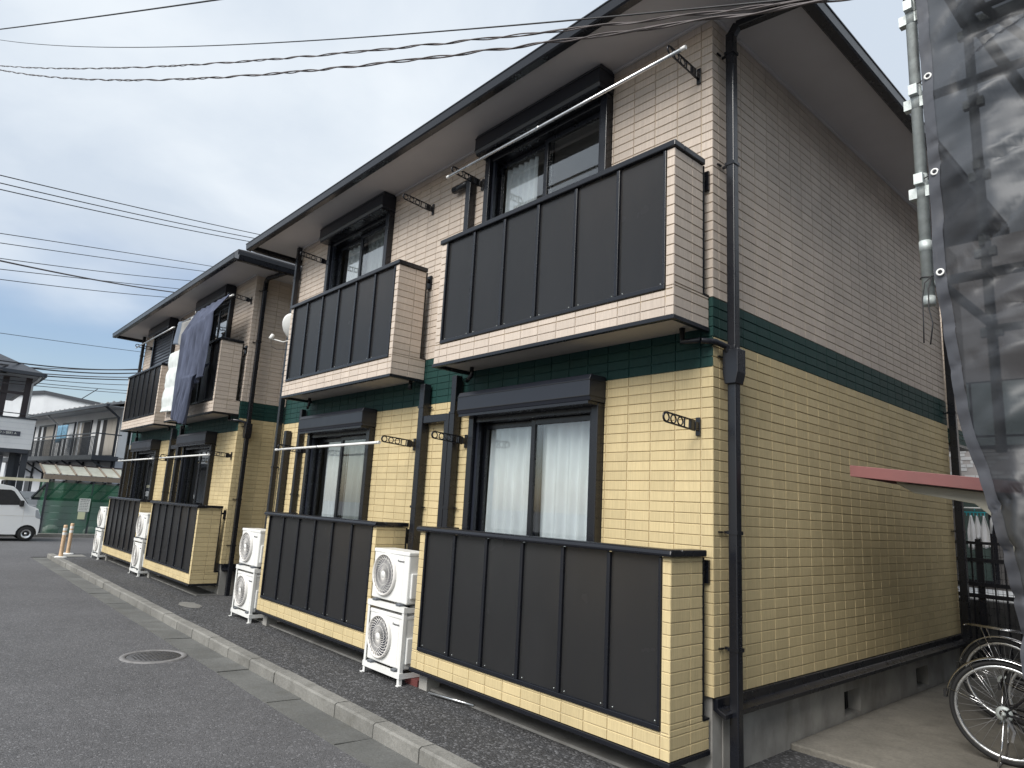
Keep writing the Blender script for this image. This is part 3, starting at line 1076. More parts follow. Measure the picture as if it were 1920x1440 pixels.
def make_rack():
    r_ = thing('unit_rack', '', 'rack')
    RW, RD = .64, .30
    for xx in (0, RW):
        for yy in (0, RD):
            m = MB()
            sx = 1 if xx == 0 else -1; sy = 1 if yy == 0 else -1
            m.box(min(xx, xx + sx * .034), max(xx, xx + sx * .034), min(yy, yy + sy * .004), max(yy, yy + sy * .004), .0, .665)
            m.box(min(xx, xx + sx * .004), max(xx, xx + sx * .004), min(yy + sy * .0042, yy + sy * .034), max(yy + sy * .0042, yy + sy * .034), .0, .665)
            m.box(xx - .02, xx + .02, yy - .02, yy + .02, -.004, .004)
            m.build('leg', 'white_paint', r_)
    for nm, z in (('shelf', .10), ('shelf', .672)):
        m = MB()
        m.box(-.006, RW + .006, -.006, .0, z - .045, z); m.box(-.006, RW + .006, RD, RD + .006, z - .045, z)
        m.box(-.006, -.0005, .0, RD, z - .045, z); m.box(RW + .0005, RW + .006, 0, RD, z - .045, z)
        m.box(-.006, RW + .006, -.0062, .04, z, z + .004); m.box(-.006, RW + .006, RD - .04, RD + .0062, z, z + .004)
        m.build('shelf', 'white_paint', r_)
    return r_
ac0 = make_ac()
rk0 = make_rack()
stacks = [(-3.545, 0, 'between balconies of the building with dish', ''),
          (-3.545 - MOD, 0, 'at far end of the building with dish', ''),
          (X2 - 3.545, 1, 'between balconies of the building with bedding', ''),
          (X2 - 3.545 - MOD, 1, 'at far end of the building with bedding', '')]
first = True
for (x, _, wh, _) in stacks:
    rk = rk0 if first else copy_tree(rk0)
    rk.location = (x, -.47, ZY + .004)
    tag(rk, 'white two tier steel rack ' + wh, 'rack', 'racks for outdoor units')
    for j, (nm, dz) in enumerate((('lower', .106), ('upper', .678))):
        a = ac0 if (first and j == 0) else copy_tree(ac0)
        a.location = (x + .012, -.452, ZY + .004 + dz)
        tag(a, f'{nm} white air conditioner unit of pair ' + wh, 'air conditioner', 'white outdoor units on racks')
    first = False
br = MB(); br.box(-3.0, -2.80, -.34, -.24, ZY - .01, ZY + .055)
tag(br.build('brick', 'brick_red', bevel=.004), 'dark red brick lying behind the outdoor unit rack leg', 'brick')

# ------------------------------------------------------------------ laundry poles
def pole(name, a, b, r_, mat, label, ends=True):
    t_ = thing(name, label, 'laundry pole', group='laundry poles on wall brackets')
    t_.location = a
    d = Vector(b) - Vector(a)
    m = MB(); m.tube([(0, 0, 0), d * .5, d], r_, 10)
    m.build('tube', mat, t_)
    for p, q in ((0, .035), (1, -.035)):
        e = MB(); e.tube([d * p - d.normalized() * (.006 if p == 0 else -.006), d * p + d.normalized() * q], r_ * 1.18, 10)
        e.build('end_cap', 'white_plastic', t_)
    j = MB(); j.tube([d * .46, d * .475], r_ * 1.15, 10); j.build('joint_ring', 'aluminium', t_)
    return t_
pole('laundry_pole', (-2.85, -.395, 4.925), (.02, -.395, 4.925), .014, 'aluminium', 'long aluminium laundry pole above balcony beside building corner')
pole('laundry_pole', (-6.40, -.395, 2.20), (-3.74, -.395, 2.20), .015, 'white_plastic', 'white laundry pole in front of window with grey sheer curtain')
pole('laundry_pole', (-15.3, -.395, 2.20), (-12.4, -.395, 2.20), .015, 'white_plastic', 'white laundry pole at ground floor below closed shutter')
pole('laundry_pole', (-11.9, -.395, 2.20), (-9.08, -.395, 2.20), .015, 'white_plastic', 'white laundry pole at ground floor below hanging bedding')
pole('laundry_pole', (-15.35, -.395, 4.92), (-12.3, -.395, 4.92), .014, 'aluminium', 'laundry pole in front of the closed slatted shutter')
pole('laundry_pole', (-12.0, -.395, 4.92), (-8.95, -.395, 4.92), .014, 'aluminium', 'laundry pole carrying dark bedding and grey clothes')

# ------------------------------------------------------------------ washing on the second building
def drape(name, mat, label, cat, xt, xb, zt, zb, y_fn, nu=46, nv=46, fold=.0, seed=0, ragged=.03, solid=.006, foldn=9):
    m = MB()
    def fn(u, v):
        x = (xt[0] + (xt[1] - xt[0]) * u) * (1 - v) + (xb[0] + (xb[1] - xb[0]) * u) * v
        zb_ = zb[0] + (zb[1] - zb[0]) * u
        zt_ = zt[0] + (zt[1] - zt[0]) * u
        z = zt_ + (zb_ - zt_) * v + ragged * noise.noise(Vector((u * 4, seed, 1))) * v
        y = y_fn(u, v, z)
        n_ = noise.noise(Vector((u * foldn * .5 + .3 * v, v * 1.1, seed)))
        y -= fold * (math.sin(u * foldn * 2 * math.pi * .5 + 3 * n_ + .9 * v) * .5 + .5) * (.35 + .65 * v)
        y -= .006 * noise.noise(Vector((u * 22, v * 18, seed)))
        return (x, y, z)
    m.grid(fn, nu, nv)
    o = m.build(name, mat, solid=solid)
    return tag(o, label, cat)
YF = -BD - .05
def y_duvet(u, v, z):
    return YF - .012 - .035 * math.sin(v * math.pi * 3.0) ** 2 * .6 - .02 * v
duv = thing('duvet', 'white quilted duvet draped over the upper balcony rail', 'duvet', (0, 0, 0), group=None)
def fn(u, v):
    # v 0..0.12: over the rail top, then down the outside
    if v < .15:
        t_ = v / .15
        y = -BD + .16 - t_ * .21; z = 4.235 + .012 * math.sin(t_ * math.pi)
    else:
        t_ = (v - .15) / .85
        y = YF - .02 - .018 * t_; z = 4.235 - (1.16 + .05 * u) * t_
        z += .02 * noise.noise(Vector((u * 5, 0, 2))) * t_
    q = abs(math.sin(max(0, v - .1) * math.pi * 3.6)) * .03 + abs(math.sin(u * math.pi * 3)) * .014
    y -= q * .8 * (1 if v > .15 else 0)
    y -= .012 * noise.noise(Vector((u * 9, v * 12, 5)))
    return (-11.72 + (1.30 + .06 * v) * u - .06 * v, y, z)
mm = MB(); mm.grid(fn, 40, 70)
mm.build('quilt', 'duvet_white', duv, solid=.02)
# dark sheets over the pole
sh = thing('bed_sheet', 'large dark blue bed sheet hanging from pole down past the balcony', 'bed sheet')
def sheet_part(x0, x1, xb0, xb1, zt, zb0, zb1, seed, y0=-.41):
    m = MB()
    def fn(u, v):
        z = zt - (zt - (zb0 + (zb1 - zb0) * u)) * v
        x = (x0 + (x1 - x0) * u) * (1 - v) + (xb0 + (xb1 - xb0) * u) * v
        lim = min(1, v / .25)
        y = y0 - lim * .22
        n_ = noise.noise(Vector((u * 3 + v * .4, v * 1.3, seed)))
        a = .10 * (.25 + .75 * v)
        y -= a * (.5 + .5 * math.sin(u * 6.3 * 2 * math.pi + 3.0 * n_ + v * 1.4 + seed))
        y -= .02 * noise.noise(Vector((u * 9, v * 3.5, seed + 3)))
        z += .025 * noise.noise(Vector((u * 6, seed, 0))) * v
        return (x, y, z)
    m.grid(fn, 60, 60)
    m.build('fold', 'sheet_navy', sh, solid=.004)
sheet_part(-10.72, -9.02, -10.35, -9.12, 4.945, 2.84, 3.50, 1)
sheet_part(-10.0, -9.3, -10.0, -9.36, 3.75, 2.80, 2.66, 4, -.50)
m = MB()
def fn(u, v):
    return (-11.98 + .45 * u - .18 * v * (1 - u), -.40 - .03 * math.sin(u * 6) - .01 * v, 4.94 - (.42 + .1 * u) * v)
m.grid(fn, 16, 12)
tag(m.build('folded_shirt', 'shirt_blue', solid=.006), 'blue grey shirt hung on pole beside the white duvet', 'shirt')
m = MB()
def fn(u, v):
    return (-11.72 + .85 * u + .1 * v, -.41 - .05 * math.sin(u * 9 + v * 2) * v - .02 * math.sin(v * 14 + u * 5) * u, 4.9 - .05 * u - (.45 + .22 * math.sin(u * 2.6)) * v)
m.grid(fn, 30, 20)
tag(m.build('towel', 'towel_grey', solid=.006), 'pale grey towel sagging from pole between shirt and dark sheet', 'towel')
hg = thing('peg_hanger', 'white peg hanger hooked on pole between towel and dark sheet', 'hanger', (-10.95, -.40, 4.9))
m = MB()
m.tube([(0, 0, .05), (.02, 0, .08), (0, 0, .1), (-.02, 0, .08)], .005, 5)
m.bar((-.22, 0, .0), (.22, 0, .0), .015, .012); m.bar((-.22, .14, .0), (.22, .14, .0), .015, .012); m.bar((-.22, 0, 0), (-.22, .14, 0), .012, .012); m.bar((.22, 0, 0), (.22, .14, 0), .012, .012)
m.build('frame', 'white_plastic', hg)
for i in range(8):
    m = MB(); m.box(-.2 + i * .055, -.185 + i * .055, -.006, .006, -.06, -.006); m.build('peg', 'white_plastic', hg)

# ------------------------------------------------------------------ satellite dish
sd_ = thing('satellite_dish', 'white satellite dish on the end of the upper balcony', 'dish', (-6.50, -.33, 3.72))
m = MB()
prof = [(0, .0)] + [(.21 * i / 8, .055 * (i / 8) ** 2) for i in range(1, 9)]
m.lathe(prof, (0, 0, 0), 'Y', 28)
ds = m.build('dish', 'white_plastic', sd_, solid=.008)
ds.location = (0, .02, .2); ds.rotation_euler = (R(35), 0, R(215 - 180))
ds.scale = (.92, 1, 1.05)
m = MB(); m.tube([(0, .02, .05), (-.05, -.08, .0), (-.12, -.22, .03)], .009, 8)
m.build('arm', 'white_plastic', sd_)
m = MB(); m.tube([(-.12, -.24, .02), (-.115, -.21, .09)], [.03, .026], 10)
m.build('receiver', 'white_plastic', sd_)
m = MB(); m.tube([(-.12, -.23, .02), (-.11, -.22, -.08), (-.06, -.16, -.12), (.0, -.06, -.11), (.1, .0, -.1)], .004, 6)
m.build('cable', 'cable_black', sd_)
m = MB(); m.tube([(.0, .05, .2), (.06, .06, .2), (.10, .03, .2), (.17, .0, .2)], .016, 8)
m.build('mount', 'steel_galv', sd_)

# ------------------------------------------------------------------ small things on the ground
m = MB(); m.tube([(-2.53, -.40, ZY + .022), (-2.03, -.30, ZY + .022)], .011, 8)
tag(m.build('metal_rod', 'aluminium'), 'short metal rod lying under the lower balcony beside the corner', 'rod')
m = MB()
pp = [(-8.2 + .32 * math.cos(i * .3142) * (1 + .3 * noise.noise(Vector((i * .9, 1, 0)))), -.66 + .13 * math.sin(i * .3142) * (1 + .5 * noise.noise(Vector((i * .8, 4, 0)))), ZY + .003) for i in range(20)]
m.v += pp; m.face(tuple(range(20)))
tag(m.build('mortar_patch', 'kerb_stone'), kind='structure')
mh = thing('manhole_cover', 'round iron manhole cover set in the road beside the gutter', 'manhole cover', (-5.46, -1.83, ZR))
m = MB(); m.lathe([(.262, .002), (.266, .010), (.315, .010), (.322, -.002)], (0, 0, 0), 'Z', 48); m.build('rim', 'manhole_rim', mh)
m = MB(); m.lathe([(0, .005), (.256, .005), (.260, -.004)], (0, 0, 0), 'Z', 48)
lid = m.build('lid', 'iron', mh)
m = MB()
for i in range(-5, 6):
    for j in range(-5, 6):
        xx, yy = i * .042 + (.021 if j % 2 else 0), j * .038
        if xx * xx + yy * yy < .21 ** 2:
            m.box(xx - .013, xx + .013, yy - .008, yy + .008, .005, .010)
m.build('tread', 'iron', lid)

def bollard(x, y, label):
    b_ = thing('bollard', label, 'bollard', (x, y, ZY), group='flexible bollards at the kerb end')
    m = MB(); m.lathe([(.0, .025), (.11, .022), (.125, .0)], (0, 0, 0), 'Z', 20); m.build('base', 'bollard_white', b_)
    m = MB(); m.lathe([(.047, .02), (.042, .1), (.040, .70), (.036, .725), (0, .727)], (0, 0, 0), 'Z', 20); m.build('post', 'bollard_orange', b_)
    for z in (.50, .60):
        m = MB(); m.lathe([(.042, z), (.0425, z + .005), (.0425, z + .055), (.042, z + .06)], (0, 0, 0), 'Z', 20); m.build('reflective_band', 'bollard_white', b_)
bollard(-16.15, -1.08, 'faded orange bollard with white bands at the kerb end beside the gutter')
bollard(-17.05, -.80, 'faded orange bollard with white bands nearer the far side of the cross street')

# ------------------------------------------------------------------ cables
def cable(a, b, sag, r_, mat, label, twist=0, group=None, n=40):
    A, B_ = Vector(a), Vector(b)
    L_ = (B_ - A).length
    def P(t_):
        p = A.lerp(B_, t_); p.z -= 4 * sag * t_ * (1 - t_); return p
    m = MB()
    if not twist:
        m.tube([P(i / n) for i in range(n + 1)], r_, 6)
    else:
        k = int(L_ / .035)
        d = (B_ - A).normalized(); u = d.cross(Vector((0, 0, 1))).normalized(); v = u.cross(d)
        for ph in (0, 2.1, 4.2):
            pts = []
            for i in range(k + 1):
                t_ = i / k
                an = ph + L_ * t_ * 2 * math.pi / .62 + 1.6 * math.sin(L_ * t_ * 1.3 + ph) + .7 * math.sin(L_ * t_ * 3.1)
                pts.append(P(t_) + (u * math.cos(an) + v * math.sin(an)) * r_ * 1.25)
            m.tube(pts, r_ * .8, 5)
    return tag(m.build('overhead_cable', mat), label, 'cable', group)
cable((-14.49, -4.39, 10.76), (-6.17, -1.92, 8.09), .015, .011, 'cable_black', 'topmost thin black cable crossing the sky above the road')
cable((-13.28, -4.35, 10.02), (1.6, -1.45, 3.77), .25, .0045, 'cable_black', 'thin black cable running just above the twisted cables to the roof')
cable((-12.12, -4.26, 8.89), (1.6, -1.29, 3.87), .215, .0052, 'cable_grey', 'upper of two twisted cables crossing in front of the roof', 1)
cable((-11.51, -4.25, 8.56), (1.7, -1.31, 3.81), .355, .0058, 'cable_grey', 'lower of two twisted cables crossing in front of the roof', 1)
g_ = 'power lines behind the roofs'
lab_m = ' thin dark power line of the trio rising behind the building with the dish'
for h_, (a, b, s_) in zip(('highest', 'middle', 'lowest'), (((-22.09, -3.72, 10.63), (-27.81, 7.37, 13.67), .045), ((-22.11, -3.68, 10.4), (-27.83, 7.4, 13.47), .08), ((-22.13, -3.65, 10.21), (-27.85, 7.43, 13.29), .085))):
    cable(a, b, s_, .016, 'cable_black', h_ + lab_m, 0, 'trio of power lines')
lab_l = ' thin grey line descending behind the roof of the building hung with bedding'
for h_, (a, b, s_) in zip(('highest', 'second highest', 'middle', 'second lowest', 'lowest'), (((-24.75, -3.37, 9.62), (-31.49, 6.54, 12.76), -.02), ((-24.78, -3.32, 9.31), (-31.52, 6.58, 12.49), .025), ((-24.83, -3.24, 8.81), (-32.1, 6.05, 12.05), .08), ((-24.87, -3.18, 8.45), (-32.15, 6.13, 11.57), .02), ((-24.9, -3.12, 8.13), (-32.55, 5.79, 11.17), .08))):
    cable(a, b, s_, .014, 'cable_black', h_ + lab_l, 0, g_)
cable((-22.35, -3.31, 8.12), (-32.89, 5.35, 11.41), .11, .028, 'cable_grey', 'thick wrapped telephone cable among the thin grey lines')
cable((-30.1, -2.61, 7.29), (-35.88, 5.8, 8.69), .025, .012, 'cable_black', 'single faint line across the blue patch of sky')
lab_n = 'dark cable of the low bundle strung over the grey shingled roof'
for i, (a, b, s_) in enumerate([((-25.55, -2.68, 5.59), (-34.53, 4.55, 7.65), .215), ((-25.57, -2.64, 5.37), (-35.63, 4.82, 7.75), .085), ((-25.56, -2.66, 5.47), (-36.73, 5.09, 7.81), .22), ((-25.58, -2.62, 5.26), (-34.4, 4.82, 7.24), .14), ((-25.59, -2.61, 5.17), (-35.5, 5.11, 7.25), .11), ((-25.6, -2.59, 5.09), (-36.61, 5.42, 7.13), .13), ((-25.61, -2.57, 4.95), (-34.48, 4.95, 6.45), .055), ((-25.62, -2.55, 4.84), (-35.58, 5.24, 6.43), .03)]):
    cable(a, b, s_, (.026, .016, .03, .022, .026, .016, .014, .014)[i], 'cable_grey' if i % 2 else 'cable_black', lab_n, 0, 'low cable bundle')

# ------------------------------------------------------------------ parked van with ladder
van = thing('parked_van', 'small white van with roof rack parked across the street by the green net', 'van', (-22.62, -.714, ZR))
def arch(cy, r_, n=10, z0=.19):
    pts = []
    a0 = math.asin((z0 - .217) / r_)
    for i in range(n + 1):
        a = math.pi - a0 + (2 * a0 - math.pi) * i / n     # from rear side to front side over the top
        pts.append((cy + math.cos(a) * r_, .217 + math.sin(a) * r_))
    return pts
wf, wr_ = -.306, -2.42
prof = [(-2.98, .25), (-2.98, .19 + .05), (-2.75, .19)] + arch(wr_, .262) + arch(wf, .262) + [(-.02, .20), (.0, .30), (.002, .55), (-.03, .78), (-.10, .96), (-.20, 1.01), (-.353, 1.05),
        (-.70, 1.50), (-.82, 1.60), (-1.16, 1.66), (-2.6, 1.66), (-2.88, 1.6), (-2.97, 1.1)]
m = MB(); m.prism(prof, 'X', -1.28, 0)
m.build('body', 'van_white', van, bevel=.035, seg=3)
m = MB(); m.box(-1.24, -.04, -2.9, -.1, .16, .5); m.build('underbody', 'rubber_black', van)
for (x0, x1) in ((-.001, .006), (-1.286, -1.279)):
    m = MB(); m.prism([(-.49, 1.07), (-.55, 1.16), (-.775, 1.46), (-.86, 1.5), (-1.62, 1.5), (-1.62, 1.05), (-1.0, 1.05)], 'X', x0, x1)
    m.build('side_window', 'dark_inside', van)
    m = MB(); m.prism([(-1.72, 1.05), (-1.72, 1.5), (-2.8, 1.5), (-2.85, 1.05)], 'X', x0, x1)
    m.build('side_window', 'dark_inside', van)
m = MB()
m.v += [(-.08, -.385, 1.10), (-1.2, -.385, 1.10), (-1.16, -.69, 1.50), (-.12, -.69, 1.50)]
m.v = [(x, y + .012, z + .008) for x, y, z in m.v]
m.face((0, 1, 2, 3)); m.build('windscreen', 'dark_inside', van, solid=.008)
m = MB(); m.box(-.001, .004, -1.64, -1.632, .3, 1.06); m.box(-.001, .004, -.46, -.452, .55, 1.06); m.box(-.001, .0035, -2.9, -.05, .74, .752); m.build('door_seam', 'grille_white', van)
for s_, xx in ((0, .0), (1, -1.28)):
    m = MB()
    if s_ == 0: m.prism([(-.17, .93), (-.10, .94), (-.005, .72), (-.012, .66), (-.10, .68), (-.15, .72)], 'X', -.12, .004)
    else: m.prism([(-.17, .93), (-.10, .94), (-.005, .72), (-.012, .66), (-.10, .68), (-.15, .72)], 'X', -1.284, -1.16)
    m.build('headlight', 'headlight', van, bevel=.01)
m = MB(); m.box(.0, .10, -.60, -.49, 1.02, 1.20); m.build('mirror', 'rubber_black', van, bevel=.02)
for cy in (wf, wr_):
    for xx, sg in ((-.02, 1), (-1.26, -1)):
        m = MB(); m.lathe([(.13, 0), (.205, .0), (.217, -.02 * sg), (.217, -.12 * sg), (.205, -.14 * sg), (.13, -.14 * sg)], (xx, cy, .217), 'X', 28)
        wh = m.build('wheel', 'tyre', van)
        m = MB(); m.lathe([(0, -.012 * sg), (.03, -.01 * sg), (.036, -.03 * sg), (.08, -.035 * sg), (.1, -.012 * sg), (.135, -.005 * sg)], (xx, cy, .217), 'X', 24)
        m.build('rim', 'aluminium', wh)
m = MB(); m.box(-1.2, -.08, 0.0, .004, .3, .42); m.build('number_plate_recess', 'rubber_black', van)
m = MB()
for cy in (-1.0, -2.3):
    m.bar((-1.22, cy, 1.76), (-.06, cy, 1.76), .03, .03)
    for xx in (-1.2, -.08):
        m.box(xx - .02, xx + .02, cy - .03, cy + .03, 1.63, 1.76)
m.build('roof_rack', 'rubber_black', van)
ld = thing('ladder', 'cream ladder strapped on the van roof rack', 'ladder', (-22.75, -.66, ZR + 1.83))
for xx in (0, -.36):
    m = MB(); m.box(xx - .014, xx + .014, -2.6, 0, -.045, .04); m.build('rail', 'ladder_cream', ld)
for i in range(9):
    m = MB(); m.box(-.346, -.014, -.16 - i * .28, -.13 - i * .28, -.018, .012); m.build('rung', 'ladder_cream', ld)

# ------------------------------------------------------------------ green net enclosure across the street
NX = -25.1
net = thing('net_enclosure', 'green net enclosure with slanted translucent roof panels across the street', 'enclosure', (NX, 0, ZR))
def fn(u, v):
    y = -.36 + 3.2 * u
    return (-.02 + .03 * math.sin(y * 7 + v * 2) + .03 * noise.noise(Vector((y * 3, v * 2, 0))), y, 1.80 * (1 - v))
m = MB(); m.grid(fn, 50, 14); m.build('net', 'green_net', net)
def fn(u, v):
    return (-.02 - 1.6 * u, -.36 + .02 * math.sin(u * 9), 1.80 * (1 - v))
m = MB(); m.grid(fn, 12, 10); m.build('net', 'green_net', net)
for y in (-.36, 1.0, 2.6):
    m = MB(); m.box(-.06, 0, y - .03, y + .03, 0, 1.95); m.build('post', 'steel_dark', net)
m = MB(); m.box(-.12, .02, -.5, 3.2, 1.90, 2.06); m.build('eave_beam', 'wood_old', net)
# rising roof of panels with ribs
for i in range(8):
    y0 = -.48 + i * .46
    m = MB(); m.v += [(-.1, y0 + .03, 2.08), (-.1, y0 + .43, 2.08), (-1.6, y0 + .43, 2.42), (-1.6, y0 + .03, 2.42)]; m.face((0, 1, 2, 3))
    m.build('roof_panel', 'roof_panel', net)
    m = MB(); m.bar((-.1, y0, 2.09), (-1.6, y0, 2.43), .045, .05); m.build('rib', 'wood_old', net)
m = MB(); m.bar((-1.6, -.5, 2.44), (-1.6, 3.2, 2.44), .06, .05); m.build('ridge_bar', 'steel_brown', net)
for i in range(8):
    y0 = -.30 + i * .42
    for j in range(2):
        a, b = j / 2, (j + 1) / 2 - .03
        m = MB()
        m.v += [(-.15 - 1.0 * a, y0 + .03 - .3 * a, 1.86 - .62 * a), (-.15 - 1.0 * a, y0 + .37 - .3 * a, 1.86 - .62 * a), (-.15 - 1.0 * b, y0 + .37 - .3 * b, 1.86 - .62 * b), (-.15 - 1.0 * b, y0 + .03 - .3 * b, 1.86 - .62 * b)]
        m.face((0, 1, 2, 3)); m.build('roof_panel', 'roof_panel', net)
    m = MB(); m.bar((-.14, y0, 1.86), (-1.15, y0 - .3, 1.24), .05, .06); m.build('rib', 'steel_dark', net)
m = MB(); m.bar((-.65, -.5, 1.55), (-.65, 3.1, 1.55), .03, .03); m.bar((-1.17, -.6, 1.22), (-1.17, 3.0, 1.22), .06, .1); m.build('cross_bar', 'steel_dark', net)
nt_ = MB(); nt_.box(.012, .02, .63, .97, ZR * 0 + .85, 1.30)
notice = thing('notice_sheet', 'white printed notice hung on the green net', 'notice', (NX + .04, 0, ZR))
m = MB(); m.box(0, .006, .63, .97, .852, 1.30); m.build('paper', 'paper', notice)
m = MB()
for i in range(7):
    zz = 1.24 - i * .055
    yy = .67
    while yy < .92:
        l_ = random.uniform(.02, .07); m.box(.0062, .0075, yy, min(.94, yy + l_), zz, zz + (.03 if i == 0 else .014)); yy += l_ + .015
m.build('print', 'ink', notice)
n2_ = MB(); n2_.box(.04, .046, .655, .87, .59, .84)
tag(n2_.build('notice_card', 'paper_yellow', loc=(NX, 0, ZR)), 'small yellow card hung below the white notice on the net', 'notice')
def bag(x, y, s_, label, seed):
    m = MB()
    def fn(u, v):
        a, b = u * 2 * math.pi, v * math.pi
        r_ = s_ * (1 + .25 * noise.noise(Vector((math.cos(a) * 2 + seed, math.sin(a) * 2, b * 2))))
        return (x + r_ * .7 * math.sin(b) * math.cos(a), y + r_ * math.sin(b) * math.sin(a), ZR + s_ * .75 + r_ * .75 * math.cos(b))
    m.grid(fn, 22, 14)
    tag(m.build('plastic_bag', 'bag_white'), label, 'bag')
bag(NX - .3, .0, .24, 'crumpled clear plastic bag behind the net beside the van', 1)
bag(NX - .3, 1.18, .22, 'pale plastic bag behind the net below the yellow card', 5)
bw = thing('boundary_wall', 'dark grey horizontal board wall behind the green net', 'wall', (NX - 1.9, 0, ZR))
for i in range(6):
    m = MB(); m.box(-.1, -.0 + .006 * (i % 2), -1.6, 5, i * .24 + .006, (i + 1) * .24 - .006); m.build('board', 'wall_grey', bw)

# ------------------------------------------------------------------ grey apartment block beyond the cross street
ap = thing('grey_apartment', 'grey two storey apartment block with shingled roof and long black balcony', 'building', (-31.3, 2.8, ZR), math.atan2(-.13818, -.99041))
m = MB(); m.box(0, 17, -6, 0, 2.95, 5.35)
m.build('upper_wall', 'wall_white', ap)
m = MB(); m.box(.02, 17, -5.98, -.02, 0, 2.95); m.build('lower_wall', 'wall_grey', ap)
m = MB()
b = 0
m.v += [(-.5, .75, 5.30), (17.5, .75, 5.30), (17.5, -3, 6.25), (-.5, -3, 6.25), (17.5, -6.75, 5.30), (-.5, -6.75, 5.30)]
m.face((0, 1, 2, 3)); m.face((3, 2, 4, 5))
rf = m.build('roof', 'shingle', ap, solid=.1)
m = MB()
for i in range(9):
    for j in range(26):
        xx = -.45 + j * .7 + (.35 if i % 2 else 0); yy = .6 - i * .4
        m.box(xx, xx + .12, yy - .05, yy, 5.30 + (.75 - yy) * .253 + .04, 5.30 + (.75 - yy) * .253 + .11)
m.build('snow_guards', 'shingle', rf)
m = MB(); m.box(-.5, 17.5, .75, .87, 5.18, 5.30); m.build('gutter', 'steel_dark', ap)
m = MB(); m.box(-.45, 17.4, .0, .72, 5.22, 5.235); m.build('soffit', 'wall_pale', ap)
m = MB(); m.prism([(-6, 5.35), (0, 5.35), (-3, 6.12)], 'X', .05, .12); m.build('gable', 'wall_pale', ap)
# balcony deck and rail
m = MB(); m.box(-.3, 17, .002, 1.05, 2.86, 3.06); bal = m.build('balcony', 'steel_dark', ap)
m = MB(); m.bar((-.28, 1.0, 4.0), (17, 1.0, 4.0), .05, .05); m.bar((-.28, 1.0, 3.86), (17, 1.0, 3.86), .03, .03); m.bar((-.28, 0, 4.0), (-.28, 1.0, 4.0), .05, .05); m.build('rail', 'steel_dark', bal)
for i in range(80):
    m = MB(); xx = -.28 + i * .15
    m.box(xx - .012, xx + .012, .985, 1.01, 3.06, 3.86); m.build('baluster', 'steel_dark', bal)
for i in range(7):
    m = MB(); m.bar((.0 + i * 1.9, .06, 2.3), (.0 + i * 1.9, .95, 2.85), .07, .07); m.box(i * 1.9 - .04, i * 1.9 + .04, .002, .08, 0, 2.86); m.build('bracket', 'steel_dark', ap)
for x0, x1, op in ((.25, 2.75, 0), (3.5, 5.35, 1), (5.75, 7.6, 2), (8.8, 11.4, 0), (12.2, 14, 1)):
    m = MB(); m.box(x0, x1, .001, .06, 3.07, 4.86); wi = m.build('window', 'steel_dark', ap)
    mid = (x0 + x1) / 2
    m = MB(); m.box(x0 + .08, mid - .04, .061, .066, 3.15, 4.78); m.build('pane', ('curtain_tan', 'dark_inside', 'wall_pale')[op], wi)
    m = MB(); m.box(mid + .04, x1 - .08, .061, .066, 3.15, 4.78); m.build('pane', ('dark_inside', 'curtain_tan', 'dark_inside')[op], wi)
    m = MB(); m.box(mid + (x1 - mid) * .35, mid + (x1 - mid) * .6, .067, .07, 3.15, 4.78); m.build('curtain_strip', 'wall_pale', wi)
for xx in (.06, 8.2):
    m = MB(); m.tube([(xx - .6 if xx > 1 else xx - .3, .8, 5.2), (xx, .3, 4.95), (xx, .1, 4.8), (xx, .1, .0)], .05, 8); m.build('downpipe', 'wall_pale' if xx > 1 else 'steel_dark', ap)
for i in range(4):
    m = MB(); m.box(1 + i * 3.4, 2.2 + i * 3.4, -.018, .03, .05, 2.1); m.build('door', 'steel_dark', ap)
# clothes and an outdoor unit on that balcony
def place(p):
    return ap.matrix_basis @ Vector(p)
bpy.context.view_layer.update()
for nm, x0, lab in (('blue_shirt', 5.0, 'blue shirt drying on the far grey balcony'), ('blue_towel', 5.75, 'pale blue towel drying beside the blue shirt on the far balcony')):
    m = MB()
    m.grid(lambda u, v: tuple(Vector((x0 + .62 * u, .55 + .05 * math.sin(u * 9), 4.62 - (.7 if nm == 'blue_shirt' else .85) * v))), 10, 6)
    o = m.build(nm, 'blue_cloth', loc=(-31.3, 2.8, ZR), rotz=ap.rotation_euler.z, solid=.02)
    tag(o, lab, 'laundry')

# ------------------------------------------------------------------ white house farther back
wh = thing('white_house', 'plain white flat sided house rising behind the grey shingled roof', 'building', (-51.6, 2.2, ZR))
def wallq(mb, pts):
    b = len(mb.v); mb.v += pts; mb.face(tuple(range(b, b + len(pts))))
A_, B_, C_, D_ = (-2.2, -2.6), (0, 0), (5.2, 7.2), (-1, 11)
m = MB()
wallq(m, [(*A_, 0), (*B_, 0), (*B_, 7.75), (*A_, 7.4)]); wallq(m, [(*B_, 0), (*C_, 0), (*C_, 6.35), (*B_, 7.75)])
wallq(m, [(*C_, 0), (*D_, 0), (*D_, 6.35), (*C_, 6.35)]); wallq(m, [(*D_, 0), (*A_, 0), (*A_, 7.4), (*D_, 6.35)])
m.build('wall', 'wall_pale', wh)
m = MB(); wallq(m, [(*A_, 7.4), (*B_, 7.75), (*C_, 6.35), (*D_, 6.35)]); m.build('roof', 'steel_dark', wh, solid=.1)
m = MB(); m.bar((*A_, 7.42), (*B_, 7.77), .25, .22); m.bar((*B_, 7.77), (*C_, 6.37), .25, .22); m.build('coping', 'steel_dark', wh)
m = MB(); m.bar((-2.0, -2.28, 5.6), (-1.3, -1.46, 5.6), .1, .5); m.build('window', 'dark_inside', wh)
m = MB(); m.tube([(1.2, 1.7, 7.3), (2.1, 2.6, 8.2)], .03, 5); m.build('antenna', 'steel_dark', wh)

